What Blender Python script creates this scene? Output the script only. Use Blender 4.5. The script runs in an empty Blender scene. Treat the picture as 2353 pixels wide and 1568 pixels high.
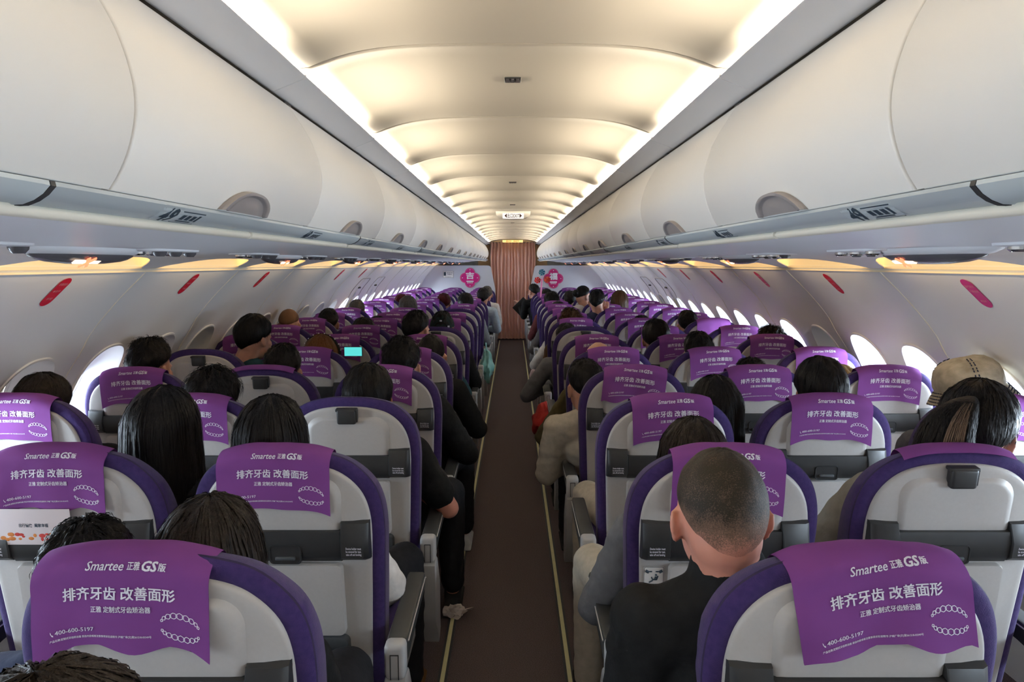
import bpy, bmesh, math, random
import numpy as np
from mathutils import Vector, Matrix, noise as mnoise
R = random.Random(7)
PI = math.pi
sc = bpy.context.scene
COL = sc.collection
SHOP = bpy.data.scenes.new('workshop')        # scratch scene where lettering and bodies are converted to meshes
F_PX = 1650.0
HC = 1.60                     # camera height above the cabin floor
# ------------------------------------------------------------------ camera
cam_data = bpy.data.cameras.new('camera'); cam = bpy.data.objects.new('camera', cam_data); COL.objects.link(cam)
cam_data.sensor_width = 36.0; cam_data.sensor_fit = 'HORIZONTAL'
cam_data.lens = 36.0*F_PX/2353.0
cam_data.clip_start = 0.02; cam_data.clip_end = 200
PITCH = math.atan(177.0/F_PX)
cam.location = (0, 0, HC); cam.rotation_euler = (PI/2-PITCH, 0, math.atan(1.5/F_PX))
sc.camera = cam
# ------------------------------------------------------------------ world, exposure
sc.view_settings.view_transform = 'Standard'; sc.view_settings.look = 'None'
sc.view_settings.gamma = 1.0; sc.view_settings.use_curve_mapping = False
sc.view_settings.exposure = 0.58
w = bpy.data.worlds.new('sky'); sc.world = w; w.use_nodes = True
bg = w.node_tree.nodes['Background']; bg.inputs[0].default_value = (0.80, 0.90, 1.0, 1); bg.inputs[1].default_value = 3.0
COVE_W, COVE_C = 7.6, (1.0, 0.88, 0.69)       # ceiling cove tubes
SIDE_W, SIDE_C = 14.0, (1.0, 0.74, 0.42)      # sidewall cove strips (per side)
DAY_W, DAY_C = 17.0, (0.72, 0.86, 1.0)         # daylight through one open window
try:
    sc.cycles.max_bounces = 8; sc.cycles.diffuse_bounces = 5; sc.cycles.glossy_bounces = 3; sc.cycles.adaptive_threshold = 0.03; sc.cycles.transparent_max_bounces = 12
    sc.cycles.sample_clamp_indirect = 6.0
except Exception: pass

def area(name, loc, direction, sx, sy, watts, color, up=(0, 1, 0)):
    l = bpy.data.lights.new(name, 'AREA'); l.shape = 'RECTANGLE'; l.size = sx; l.size_y = sy
    l.energy = watts; l.color = color
    o = bpy.data.objects.new(name, l); COL.objects.link(o)
    z = -Vector(direction).normalized(); u = Vector(up); x = u.cross(z).normalized(); y = z.cross(x)
    m = Matrix((x, y, z)).transposed().to_4x4(); m.translation = Vector(loc); o.matrix_world = m
    return o
CEIL_Y0, CEIL_S = 1.70, 0.818                 # ceiling panel seams
BIN_Y0, BIN_S = 1.80, 0.878                   # overhead bin seams
WIN_Y0, WIN_S = 2.825, 0.531                  # window centres
BULK_Y = 14.95
for side in (-1, 1):
    for k in range(-4, 17):
        y = CEIL_Y0+CEIL_S*k
        if y+CEIL_S > BULK_Y+0.2: continue
        area('cove_lamp', (side*0.530, y+0.33, HC+0.4215), (-side*0.62, 0, 0.78), 0.57, 0.020, COVE_W, COVE_C, up=(0, 0, 1))
    area('sidewall_cove_lamp', (side*1.395, 7.0, HC+0.047), (side*1.0, 0, -0.32), 16.0, 0.012, SIDE_W, SIDE_C, up=(0, 0, 1))

# ------------------------------------------------------------------ materials
MATS = {}
def mat(name, col, rough=0.5, metal=0.0, spec=0.4, noise=None, bump=None, emit=None, sheen=0.0, stretch=None, subs=0.0):
    """noise=(scale, second colour, contrast); bump=(scale, strength)"""
    if name in MATS: return MATS[name]
    m = bpy.data.materials.new(name); m.use_nodes = True; MATS[name] = m
    nt = m.node_tree; b = nt.nodes['Principled BSDF']
    b.inputs['Base Color'].default_value = (*col, 1); b.inputs['Roughness'].default_value = rough
    b.inputs['Metallic'].default_value = metal; b.inputs['Specular IOR Level'].default_value = spec
    if sheen: b.inputs['Sheen Weight'].default_value = sheen
    if subs:
        b.inputs['Subsurface Weight'].default_value = subs; b.inputs['Subsurface Radius'].default_value = (0.012, 0.005, 0.003)
    if emit: b.inputs['Emission Color'].default_value = (*emit[0], 1); b.inputs['Emission Strength'].default_value = emit[1]
    if noise or bump:
        tc = nt.nodes.new('ShaderNodeTexCoord'); mp = nt.nodes.new('ShaderNodeMapping')
        nt.links.new(tc.outputs['Object'], mp.inputs[0])
        if stretch: mp.inputs['Scale'].default_value = stretch
    if noise:
        n = nt.nodes.new('ShaderNodeTexNoise'); n.inputs['Scale'].default_value = noise[0]; n.inputs['Detail'].default_value = 4
        r = nt.nodes.new('ShaderNodeValToRGB'); lo = 0.5-noise[2]; hi = 0.5+noise[2]
        r.color_ramp.elements[0].position = lo; r.color_ramp.elements[1].position = hi
        r.color_ramp.elements[0].color = (*col, 1); r.color_ramp.elements[1].color = (*noise[1], 1)
        nt.links.new(mp.outputs[0], n.inputs['Vector']); nt.links.new(n.outputs[0], r.inputs[0]); nt.links.new(r.outputs[0], b.inputs['Base Color'])
    if bump:
        n2 = nt.nodes.new('ShaderNodeTexNoise'); n2.inputs['Scale'].default_value = bump[0]; n2.inputs['Detail'].default_value = 3
        bp = nt.nodes.new('ShaderNodeBump'); bp.inputs['Strength'].default_value = bump[1]; bp.inputs['Distance'].default_value = 0.004
        nt.links.new(mp.outputs[0], n2.inputs['Vector']); nt.links.new(n2.outputs[0], bp.inputs['Height']); nt.links.new(bp.outputs[0], b.inputs['Normal'])
    return m
M_wall = mat('cabin_wall_plastic', (0.82, 0.80, 0.78), 0.42, noise=(2.0, (0.84, 0.82, 0.80), 0.3))
M_ceil = mat('ceiling_plastic', (0.57, 0.52, 0.44), 0.5, noise=(1.5, (0.59, 0.54, 0.46), 0.3))
M_strip = mat('grey_lilac_strip', (0.68, 0.67, 0.68), 0.45, noise=(2, (0.70, 0.69, 0.70), 0.3))
M_bin = mat('bin_plastic', (0.82, 0.785, 0.735), 0.38, noise=(1.5, (0.84, 0.805, 0.755), 0.3))
M_rail = mat('blue_grey_rail', (0.52, 0.57, 0.59), 0.35, noise=(3, (0.54, 0.59, 0.61), 0.3))
M_cream = mat('cream_strip', (0.78, 0.73, 0.62), 0.4, noise=(3, (0.80, 0.75, 0.64), 0.3))
M_psu = mat('service_panel_plastic', (0.80, 0.80, 0.82), 0.35, noise=(3, (0.82, 0.82, 0.84), 0.3))
M_cove = mat('cove_panel', (0.72, 0.60, 0.40), 0.5, noise=(3, (0.74, 0.62, 0.42), 0.3))
M_handle = mat('bin_handle_taupe', (0.30, 0.27, 0.26), 0.4, noise=(5, (0.32, 0.29, 0.28), 0.3))
M_dark = mat('dark_gap', (0.03, 0.03, 0.032), 0.6, noise=(8, (0.04, 0.04, 0.042), 0.3))
M_carpet = mat('carpet', (0.055, 0.043, 0.043), 0.95, spec=0.1, noise=(260, (0.150, 0.115, 0.117), 0.22), bump=(400, 0.6))
M_glowstrip = mat('photoluminescent_strip', (0.74, 0.70, 0.38), 0.5, noise=(20, (0.66, 0.62, 0.34), 0.3))
M_fabric = mat('purple_seat_fabric', (0.033, 0.020, 0.098), 0.85, spec=0.12, noise=(90, (0.058, 0.031, 0.130), 0.25), bump=(500, 0.25), sheen=0.15)
M_piping = mat('dark_piping', (0.02, 0.012, 0.05), 0.8, noise=(50, (0.03, 0.02, 0.06), 0.3))
M_shell = mat('grey_seat_shell', (0.48, 0.455, 0.43), 0.42, noise=(120, (0.51, 0.485, 0.46), 0.3))
M_band = mat('charcoal_plastic', (0.030, 0.030, 0.030), 0.42, noise=(40, (0.036, 0.036, 0.036), 0.3))
M_pocket = mat('dark_grey_pocket', (0.06, 0.065, 0.07), 0.7, noise=(60, (0.075, 0.08, 0.085), 0.3))
M_armgrey = mat('armrest_grey', (0.42, 0.41, 0.40), 0.4, noise=(30, (0.45, 0.44, 0.43), 0.3))
M_armdark = mat('armrest_pad', (0.035, 0.037, 0.036), 0.5, noise=(40, (0.045, 0.047, 0.046), 0.3))
M_white = mat('white_print', (0.85, 0.82, 0.88), 0.6, noise=(30, (0.82, 0.79, 0.86), 0.3))
M_cover = mat('violet_cover_cloth', (0.185, 0.050, 0.225), 0.8, spec=0.2, noise=(9, (0.210, 0.058, 0.255), 0.25), bump=(35, 0.12))
M_ink = mat('dark_ink', (0.03, 0.05, 0.07), 0.6, noise=(30, (0.04, 0.06, 0.08), 0.3))
M_chrome = mat('chrome', (0.75, 0.76, 0.78), 0.18, metal=1.0, noise=(9, (0.78, 0.79, 0.8), 0.3))
M_lens = mat('smoked_lens', (0.10, 0.095, 0.10), 0.25, noise=(9, (0.12, 0.11, 0.12), 0.3))
M_signglow = mat('sign_glow', (0.9, 0.8, 0.7), 0.5, emit=((1.0, 0.72, 0.50), 1.3))
M_signred = mat('sign_red', (0.9, 0.2, 0.1), 0.5, emit=((1.0, 0.22, 0.10), 1.3))
M_red = mat('sticker_red', (0.62, 0.010, 0.035), 0.4, noise=(20, (0.66, 0.014, 0.04), 0.3))
M_magenta = mat('sticker_magenta', (0.66, 0.015, 0.20), 0.4, noise=(20, (0.70, 0.02, 0.22), 0.3))
M_rose = mat('sticker_print_rose', (0.80, 0.30, 0.34), 0.5, noise=(20, (0.84, 0.34, 0.38), 0.3))
M_skin = mat('skin', (0.52, 0.27, 0.185), 0.5, subs=0.12, noise=(25, (0.58, 0.31, 0.22), 0.25))
M_skinred = mat('skin_ruddy', (0.56, 0.235, 0.165), 0.48, subs=0.12, noise=(25, (0.62, 0.28, 0.20), 0.25))
M_pane = bpy.data.materials.new('acrylic_pane'); M_pane.use_nodes = True
_n = M_pane.node_tree.nodes; _l = M_pane.node_tree.links; _n.clear()
_o = _n.new('ShaderNodeOutputMaterial'); _m = _n.new('ShaderNodeMixShader'); _t = _n.new('ShaderNodeBsdfTransparent'); _g = _n.new('ShaderNodeBsdfGlossy')
_g.inputs['Roughness'].default_value = 0.05; _m.inputs[0].default_value = 0.06; _t.inputs[0].default_value = (0.96, 0.98, 1, 1)
_l.new(_t.outputs[0], _m.inputs[1]); _l.new(_g.outputs[0], _m.inputs[2]); _l.new(_m.outputs[0], _o.inputs[0])

# ------------------------------------------------------------------ mesh helpers
class MB:
    def __init__(s): s.v = []; s.f = []; s.m = []
    def add(s, verts, faces, mi=0):
        b = len(s.v); s.v.extend([tuple(p) for p in verts]); s.f.extend([tuple(i+b for i in f) for f in faces]); s.m.extend([mi]*len(faces)); return b
    def loft(s, rings, closed=True, cap0=False, cap1=False, mi=0):
        n = len(rings[0]); vs = [p for r in rings for p in r]; fs = []
        for i in range(len(rings)-1):
            for j in range(n if closed else n-1):
                k = (j+1) % n; fs.append((i*n+j, i*n+k, (i+1)*n+k, (i+1)*n+j))
        if cap0: fs.append(tuple(reversed(range(n))))
        if cap1: fs.append(tuple((len(rings)-1)*n+j for j in range(n)))
        s.add(vs, fs, mi)
    def box(s, c, d, bev=0.0, mi=0, mat4=None):
        bm = bmesh.new(); bmesh.ops.create_cube(bm, size=1.0)
        for v in bm.verts: v.co = Vector((v.co.x*d[0], v.co.y*d[1], v.co.z*d[2]))
        if bev > 0: bmesh.ops.bevel(bm, geom=bm.edges[:], offset=min(bev, min(d)*0.49), segments=3, profile=0.5, affect='EDGES')
        if mat4 is not None: bmesh.ops.transform(bm, matrix=mat4, verts=bm.verts)
        for v in bm.verts: v.co += Vector(c)
        bm.verts.index_update(); s.add([v.co[:] for v in bm.verts], [[v.index for v in f.verts] for f in bm.faces], mi); bm.free()
    def tube(s, pts, r, n=8, mi=0, cap=True):
        pts = [Vector(p) for p in pts]; rings = []
        rr = r if isinstance(r, (list, tuple)) else [r]*len(pts)
        for i, p in enumerate(pts):
            t = (pts[min(i+1, len(pts)-1)]-pts[max(i-1, 0)]).normalized()
            a = Vector((0, 0, 1)) if abs(t.z) < 0.9 else Vector((1, 0, 0))
            x = t.cross(a).normalized(); y = t.cross(x)
            rings.append([p+(x*math.cos(2*PI*j/n)+y*math.sin(2*PI*j/n))*rr[i] for j in range(n)])
        s.loft(rings, True, cap, cap, mi)
    def sphere(s, c, r, nu=16, nv=10, mi=0, rot=None):
        r = r if isinstance(r, (list, tuple)) else (r, r, r); vs = [(0, 0, r[2])]; fs = []
        for i in range(1, nv):
            b = PI*i/nv
            for j in range(nu): vs.append((r[0]*math.sin(b)*math.cos(2*PI*j/nu), r[1]*math.sin(b)*math.sin(2*PI*j/nu), r[2]*math.cos(b)))
        vs.append((0, 0, -r[2])); L = len(vs)-1
        for j in range(nu): fs.append((0, 1+j, 1+(j+1) % nu)); fs.append((L, L-nu+(j+1) % nu, L-nu+j))
        for i in range(nv-2):
            for j in range(nu):
                a = 1+i*nu+j; b = 1+i*nu+(j+1) % nu; fs.append((a, a+nu, b+nu, b))
        vs = [Vector(p) for p in vs]
        if rot is not None: vs = [rot @ p for p in vs]
        s.add([p+Vector(c) for p in vs], fs, mi)
    def capsule(s, p0, r0, p1, r1, n=12):
        p0 = Vector(p0); p1 = Vector(p1); d = p1-p0
        if d.length < 1e-6: d = Vector((0, 0, 1e-4))
        t = d.normalized(); a = Vector((0, 0, 1)) if abs(t.z) < 0.9 else Vector((1, 0, 0))
        x = t.cross(a).normalized(); y = t.cross(x); rings = []
        for i in range(1, 5):
            b = PI/2*i/4-PI/2; rings.append([p0+t*(r0*math.sin(b))+(x*math.cos(2*PI*j/n)+y*math.sin(2*PI*j/n))*(r0*math.cos(b)) for j in range(n)])
        for i in range(0, 4):
            b = PI/2*i/4; rings.append([p1+t*(r1*math.sin(b))+(x*math.cos(2*PI*j/n)+y*math.sin(2*PI*j/n))*(r1*math.cos(b)) for j in range(n)])
        s.loft(rings, True, True, True)
    def mesh(s, name, mats, smooth=True):
        me = bpy.data.meshes.new(name); me.from_pydata(s.v, [], s.f); me.validate(verbose=False)
        for m in mats: me.materials.append(m)
        if len(mats) > 1 and len(me.polygons) == len(s.m): me.polygons.foreach_set('material_index', s.m)
        me.polygons.foreach_set('use_smooth', [smooth]*len(me.polygons))
        bm = bmesh.new(); bm.from_mesh(me); bmesh.ops.recalc_face_normals(bm, faces=bm.faces[:]); bm.to_mesh(me); bm.free()
        if smooth:
            try: me.set_sharp_from_angle(angle=math.radians(42))
            except Exception: pass
        me.update(); return me
    def obj(s, name, mats, parent=None, smooth=True, loc=None):
        o = bpy.data.objects.new(name, s.mesh(name, mats if isinstance(mats, (list, tuple)) else [mats], smooth)); COL.objects.link(o)
        if parent is not None: o.parent = parent
        if loc is not None: o.location = loc
        return o
def link(name, me, parent=None, mats=None):
    o = bpy.data.objects.new(name, me); COL.objects.link(o)
    if parent is not None: o.parent = parent
    if mats: omats(o, mats)
    return o
def omats(o, mats):
    for i, m in enumerate(mats):
        o.material_slots[i].link = 'OBJECT'; o.material_slots[i].material = m
def empty(name, loc=(0, 0, 0), rz=0.0):
    o = bpy.data.objects.new(name, None); COL.objects.link(o); o.location = loc; o.rotation_euler = (0, 0, rz); o.empty_display_size = 0.1; return o
def tag(o, label, cat, group=None):
    o['label'] = label; o['category'] = cat
    if group: o['group'] = group
    return o
def struct(o): o['kind'] = 'structure'; return o
def copy_tree(o, parent=None):
    c = o.copy(); COL.objects.link(c); c.parent = parent
    for ch in list(o.children): copy_tree(ch, c)
    return c
def shop_mesh(o):
    SHOP.collection.objects.link(o); vl = SHOP.view_layers[0]; vl.update(); dg = vl.depsgraph; dg.update()
    return bpy.data.meshes.new_from_object(o.evaluated_get(dg))
def text_mesh(body, size, bold=0.0, align='CENTER', width=None, shear=0.0, over=False):
    c = bpy.data.curves.new('lettering', 'FONT'); c.body = body; c.size = size; c.resolution_u = 2
    c.align_x = align; c.align_y = 'CENTER'; c.shear = shear; c.offset = 0.0 if over else bold*size
    o = bpy.data.objects.new('lettering', c); me = shop_mesh(o)
    vs = [(v.co.x, v.co.y) for v in me.vertices]; fs = [tuple(p.vertices) for p in me.polygons]
    bpy.data.objects.remove(o); bpy.data.curves.remove(c); bpy.data.meshes.remove(me)
    if width and vs:
        x0 = min(a for a, b in vs); x1 = max(a for a, b in vs); k = width/max(x1-x0, 1e-6); xc = (x0+x1)/2 if align == 'CENTER' else 0
        vs = [((a-xc)*k, b) for a, b in vs]
    if bold and vs and over:                                     # thicken the strokes by overprinting, as a heavy face would
        b = bold*size*0.9; n = len(vs); v0, f0 = vs, fs; vs = []; fs = []
        for q, (dx, dy) in enumerate(((-b, -b*0.7), (b, -b*0.7), (-b, b*0.7), (b, b*0.7))):
            vs += [(x+dx, y+dy) for x, y in v0]; fs += [tuple(i+q*n for i in f) for f in f0]
    return vs, fs
def catmull(pts, n):
    """resample a polyline smoothly to n points at equal arc length"""
    P = [np.array(p, float) for p in pts]; P = [2*P[0]-P[1]]+P+[2*P[-1]-P[-2]]; out = []
    for i in range(1, len(P)-2):
        for t in np.linspace(0, 1, 12, endpoint=False):
            a, b, c, d = P[i-1], P[i], P[i+1], P[i+2]
            out.append(0.5*((2*b)+(-a+c)*t+(2*a-5*b+4*c-d)*t*t+(-a+3*b-3*c+d)*t**3))
    out.append(P[-2]); out = np.array(out); s = np.concatenate([[0], np.cumsum(np.linalg.norm(np.diff(out, axis=0), axis=1))])
    q = np.linspace(0, s[-1], n); return np.stack([np.interp(q, s, out[:, k]) for k in range(out.shape[1])], 1), s[-1]
def rrect(cx, cz, hw, hh, r, n=6):
    out = []
    for (sx, sz, a0) in ((1, 1, 0), (-1, 1, 90), (-1, -1, 180), (1, -1, 270)):
        for i in range(n+1):
            a = math.radians(a0+90*i/n); out.append((cx+sx*(hw-r)+r*math.cos(a), cz+sz*(hh-r)+r*math.sin(a)))
    return out
ORD = ['zeroth', 'first', 'second', 'third', 'fourth', 'fifth', 'sixth', 'seventh', 'eighth', 'ninth', 'tenth', 'eleventh', 'twelfth', 'thirteenth', 'fourteenth',
       'fifteenth', 'sixteenth', 'seventeenth', 'eighteenth', 'nineteenth', 'twentieth', 'twenty-first', 'twenty-second', 'twenty-third', 'twenty-fourth', 'twenty-fifth', 'twenty-sixth', 'twenty-seventh', 'twenty-eighth']
SIDE = {-1: 'left', 1: 'right'}
# ================================================================== SETTING
mb = MB(); mb.add([(-2.1, -1.4, 0), (2.1, -1.4, 0), (2.1, 17, 0), (-2.1, 17, 0)], [(0, 1, 2, 3)])
struct(mb.obj('floor', M_carpet, smooth=False))
for i, x in enumerate((-0.272, 0.222)):
    mb = MB(); mb.box((x, 7.0, 0.003), (0.017, 16, 0.006), 0.002)
    o = struct(mb.obj('trim_%d' % (i+1), M_glowstrip, smooth=False))
    mb = MB()
    for s in (-1, 1): mb.box((s*0.0135, 7.0, 0.002), (0.010, 16, 0.005))
    ed = mb.obj('strip_edge', M_dark, o, smooth=False); ed.location = (x, 0, 0)
# ---- ceiling: vaulted panels with a lip at each seam
def ceil_z(x): return HC+0.502-1.12*min(abs(x), 0.475)**4+0.11*min(max(0, abs(x)-0.475), 0.06)-0.30*max(0, abs(x)-0.555)
mb = MB(); xs = list(np.linspace(-0.62, 0.62, 41)); rings = []
def ring(y, dz): rings.append([(x, y, ceil_z(x)+dz) for x in xs])
for k in range(-4, 18):
    y = CEIL_Y0+CEIL_S*k
    for (dy, dz) in ((0.0, 0.004), (0.002, -0.002), (0.010, -0.0035), (0.03, 0.0), (0.10, 0.001), (0.4, 0.001), (0.60, 0.0), (0.66, -0.001), (0.72, -0.002), (0.79, -0.003), (0.812, -0.003)):
        ring(y+dy, dz)
mb.loft(rings, closed=False); struct(mb.obj('ceiling', M_ceil))
# outer crown behind the bins, keeps daylight out of the upper cabin
mb = MB(); prof = [(-1.66, HC-0.01), (-1.72, HC+0.2), (-1.5, HC+0.6), (-0.9, HC+0.9), (0, HC+1.0), (0.9, HC+0.9), (1.5, HC+0.6), (1.72, HC+0.2), (1.66, HC-0.01)]
mb.loft([[(x, y, z) for x, z in prof] for y in (-1.4, 17)], closed=False); struct(mb.obj('ceiling_crown', M_wall))
for nm, y in (('wall_back_closure', -1.38), ('wall_front', 16.9)):  # the back one is an unseen closure, added to keep sky light out
    mb = MB(); mb.add([(-2.3, y, -0.05), (2.3, y, -0.05), (2.3, y, 2.8), (-2.3, y, 2.8)], [(0, 1, 2, 3)]); struct(mb.obj(nm, M_wall, smooth=False))
TN = [2]
def trim(mb, mats, smooth=True):
    TN[0] += 1; return struct(mb.obj('trim_%d' % TN[0], mats, smooth=smooth))
# ---- lilac-grey strips between the ceiling coves and the bins
for s in (-1, 1):
    mb = MB(); rings = []
    pr = [(0.535, 0.399), (0.492, 0.4165), (0.4745, 0.4285), (0.4725, 0.4265), (0.478, 0.4215), (0.49, 0.4165), (0.53, 0.401), (0.547, 0.394), (0.557, 0.397), (0.563, 0.462), (0.558, 0.462), (0.552, 0.403)]  # hidden upstand at the outer edge, added to block leaking cove light
    for k in range(-4, 18):
        y = CEIL_Y0+CEIL_S*k-0.002
        for dy, g in ((0, 0.004), (0.0025, 0.0), (0.05, 0), (0.7, 0), (CEIL_S-0.0025, 0), (CEIL_S-0.0005, 0.004)):
            rings.append([(s*x, y+dy, HC+z+g) for x, z in pr])
    mb.loft(rings, closed=True, cap0=True, cap1=True); o = trim(mb, [M_strip])
    mb = MB()                                           # little latches where the strip meets the bins
    for k in range(-1, 16):
        y = CEIL_Y0+CEIL_S*k+0.11
        mb.box((s*0.553, y, HC+0.388), (0.006, 0.05, 0.007), 0.002)
    mb.obj('latch', M_dark, o)
# ---- rails below the bins, ringed every two bins, then the cream lip
for s in (-1, 1):
    mb = MB(); pr = [(0.560, 0.100), (0.515, 0.0925), (0.507, 0.091), (0.506, 0.086), (0.514, 0.0775), (0.524, 0.071), (0.536, 0.0665), (0.548, 0.066), (0.58, 0.075)]
    rings = []; ys = [-1.3]
    for n in range(-1, 10):
        y = 0.80+1.6*n
        if -1.2 < y < 14.8: ys += [y-0.012, y-0.009, y+0.009, y+0.012]
    ys.append(14.9); mid = (0.55, 0.10)
    def rr(y, k): return [(s*(mid[0]+(x-mid[0])*k), y, HC+mid[1]+(z-mid[1])*k) for x, z in pr]
    for i, y in enumerate(ys): rings.append(rr(y, 1.05 if 0 < i < len(ys)-1 and (i-1) % 4 in (1, 2) else 1.0))
    mb.loft(rings, closed=True, cap0=True, cap1=True); o = trim(mb, [M_rail])
    mb = MB()
    for n in range(-1, 10):
        y = 0.80+1.6*n
        if -1.2 < y < 14.8: mb.loft([rr(y-0.0045, 1.075), rr(y+0.0045, 1.075)], True, True, True)
    mb.obj('rail_ring', M_dark, o)
    mb = MB(); n = 10
    ys = [-1.3]
    for k in range(-2, 18):
        y = 0.63+BIN_S*k
        if -1.2 < y < 14.8: ys += [y-0.008, y-0.006, y+0.006, y+0.008]
    ys.append(14.9)
    mb.loft([[(s*(0.552+0.0085*q*math.cos(2*PI*j/n)), y, HC+0.0605+0.0085*q*math.sin(2*PI*j/n)) for j in range(n)] for i, y in enumerate(ys) for q in [0.55 if 0 < i < len(ys)-1 and (i-1) % 4 in (1, 2) else 1.0]], True, True, True); trim(mb, [M_cream])
# ---- passenger service panels with a scalloped outer edge
SEAM_Y0, SEAM_S = WIN_Y0+WIN_S/2, 2*WIN_S
for s in (-1, 1):
    base = [(0.556, 0.062), (0.60, 0.066), (0.75, 0.062), (0.86, 0.052), (0.90, 0.041), (1.10, 0.034), (1.25, 0.028), (1.33, 0.026), (1.37, 0.028)]
    ext = [(1.40, 0.024), (1.44, 0.015), (1.50, 0.000), (1.545, -0.012), (1.572, -0.024)]
    mb = MB(); rows = []; ys = np.arange(-1.35, BULK_Y+0.02, 0.059)
    for y in ys:
        d = ((y-SEAM_Y0+SEAM_S/2) % SEAM_S)-SEAM_S/2; g = 0.0
        if abs(d) < 0.055: g = 1.0
        elif abs(d) < 0.50: g = (1-(abs(d)-0.055)/0.445)**2.6
        lim = 1.385+(1.572-1.385)*g
        row = [(s*x, y, HC+z) for x, z in base]
        for j, (x, z) in enumerate(ext):
            t = (j+1)/len(ext); xx = 1.37+(lim-1.37)*t; zz = np.interp(xx, [1.37]+[e[0] for e in ext], [0.028]+[e[1] for e in ext])
            row.append((s*xx, y, HC+zz))
        row.append((row[-1][0], y, row[-1][2]+0.004))
        rows.append(row)
    mb.loft(rows, closed=False); trim(mb, [M_psu])
    mb = MB(); pr = [(1.36, 0.075), (1.45, 0.085), (1.53, 0.05), (1.555, 0.0), (1.560, -0.020), (1.566, -0.022), (1.566, -0.034)]
    mb.loft([[(s*x, y, HC+z) for x, z in pr] for y in (-1.38, 16.9)], closed=False, mi=0)
    trim(mb, [M_cove])
    mb = MB(); pr = [(1.556, -0.006), (1.559, -0.012), (1.563, -0.024), (1.569, -0.030), (1.578, -0.026), (1.575, -0.006)]
    mb.loft([[(s*x, y, HC+z) for x, z in pr] for y in (-1.35, BULK_Y)], closed=True, cap0=True, cap1=True); trim(mb, [M_cream])
# ---- side walls with window openings
WP, WLEN = catmull([(1.568, -0.028), (1.60, -0.060), (1.70, -0.155), (1.82, -0.29), (1.87, -0.375), (1.925, -0.455), (1.985, -0.56), (2.025, -0.66), (2.045, -0.78), (2.045, -0.95), (2.01, -1.2), (1.94, -1.6)], 240)
def wall_xz(sv):
    t = max(0.0, min(1.0, sv/WLEN))*239; i = min(int(t), 238); f = t-i
    return WP[i]*(1-f)+WP[i+1]*f
def wall_pt(side, y, sv, off=0.0):
    """a point on the wall at run y and arc length sv from its top edge; off is inward"""
    p = wall_xz(sv); a = wall_xz(sv-0.01); b = wall_xz(sv+0.01); t = b-a; t = t/np.linalg.norm(t); n = np.array((t[1], -t[0]))
    if n[0] > 0: n = -n
    q = p+n*off; return (side*q[0], y, HC+q[1])
s_top = [i for i in range(240) if WP[i][1] < -0.372][0]/239*WLEN
HA, HB = 0.165, 0.235; S_WIN = s_top+HB
def supe(a, b, th, n): 
    c, s_ = math.cos(th), math.sin(th)
    return (a*math.copysign(abs(c)**(2/n), c), b*math.copysign(abs(s_)**(2/n), s_))
NA = 56
def wall_cell(mb, side, y0):
    rings = []
    for k in range(9):
        t = k/8; t = t**1.4; ring_ = []
        for j in range(NA):
            th = 2*PI*j/NA; hx, hs = supe(HA, HB, th, 2.5)
            c, s_ = hx/HA, hs/HB; m_ = max(abs(c), abs(s_)); 
            ex = c/m_*WIN_S/2; es = s_/m_; es = es*S_WIN if es < 0 else es*(WLEN-S_WIN)
            ring_.append(wall_pt(side, y0+hx+(ex-hx)*t, S_WIN+hs+(es-hs)*t))
        rings.append(ring_)
    mb.loft(rings, closed=True)
NWIN0, NWIN1 = -8, 27
OPEN = {-1: {}, 1: {}}                                   # how far each shade is down: 0 open, 1 closed
for j in range(NWIN0, NWIN1):
    OPEN[-1][j] = 1.0; OPEN[1][j] = 0.28
for j, v in ((-4, .3), (-3, .3), (-2, 0.2), (-1, 0.3), (0, 0.75), (1, 0.55), (7, .85), (8, .8), (9, .6)): OPEN[-1][j] = v
for j in range(10, NWIN1): OPEN[-1][j] = 0.40
for j in range(5, NWIN1): OPEN[1][j] = 0.35
for j in (3, 12): OPEN[1][j] = 0.85
for j in range(23, NWIN1): OPEN[-1][j] = OPEN[1][j] = 1.0
for j in range(-8, -2): OPEN[-1][j] = OPEN[1][j] = 0.45
wn = 0
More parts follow.
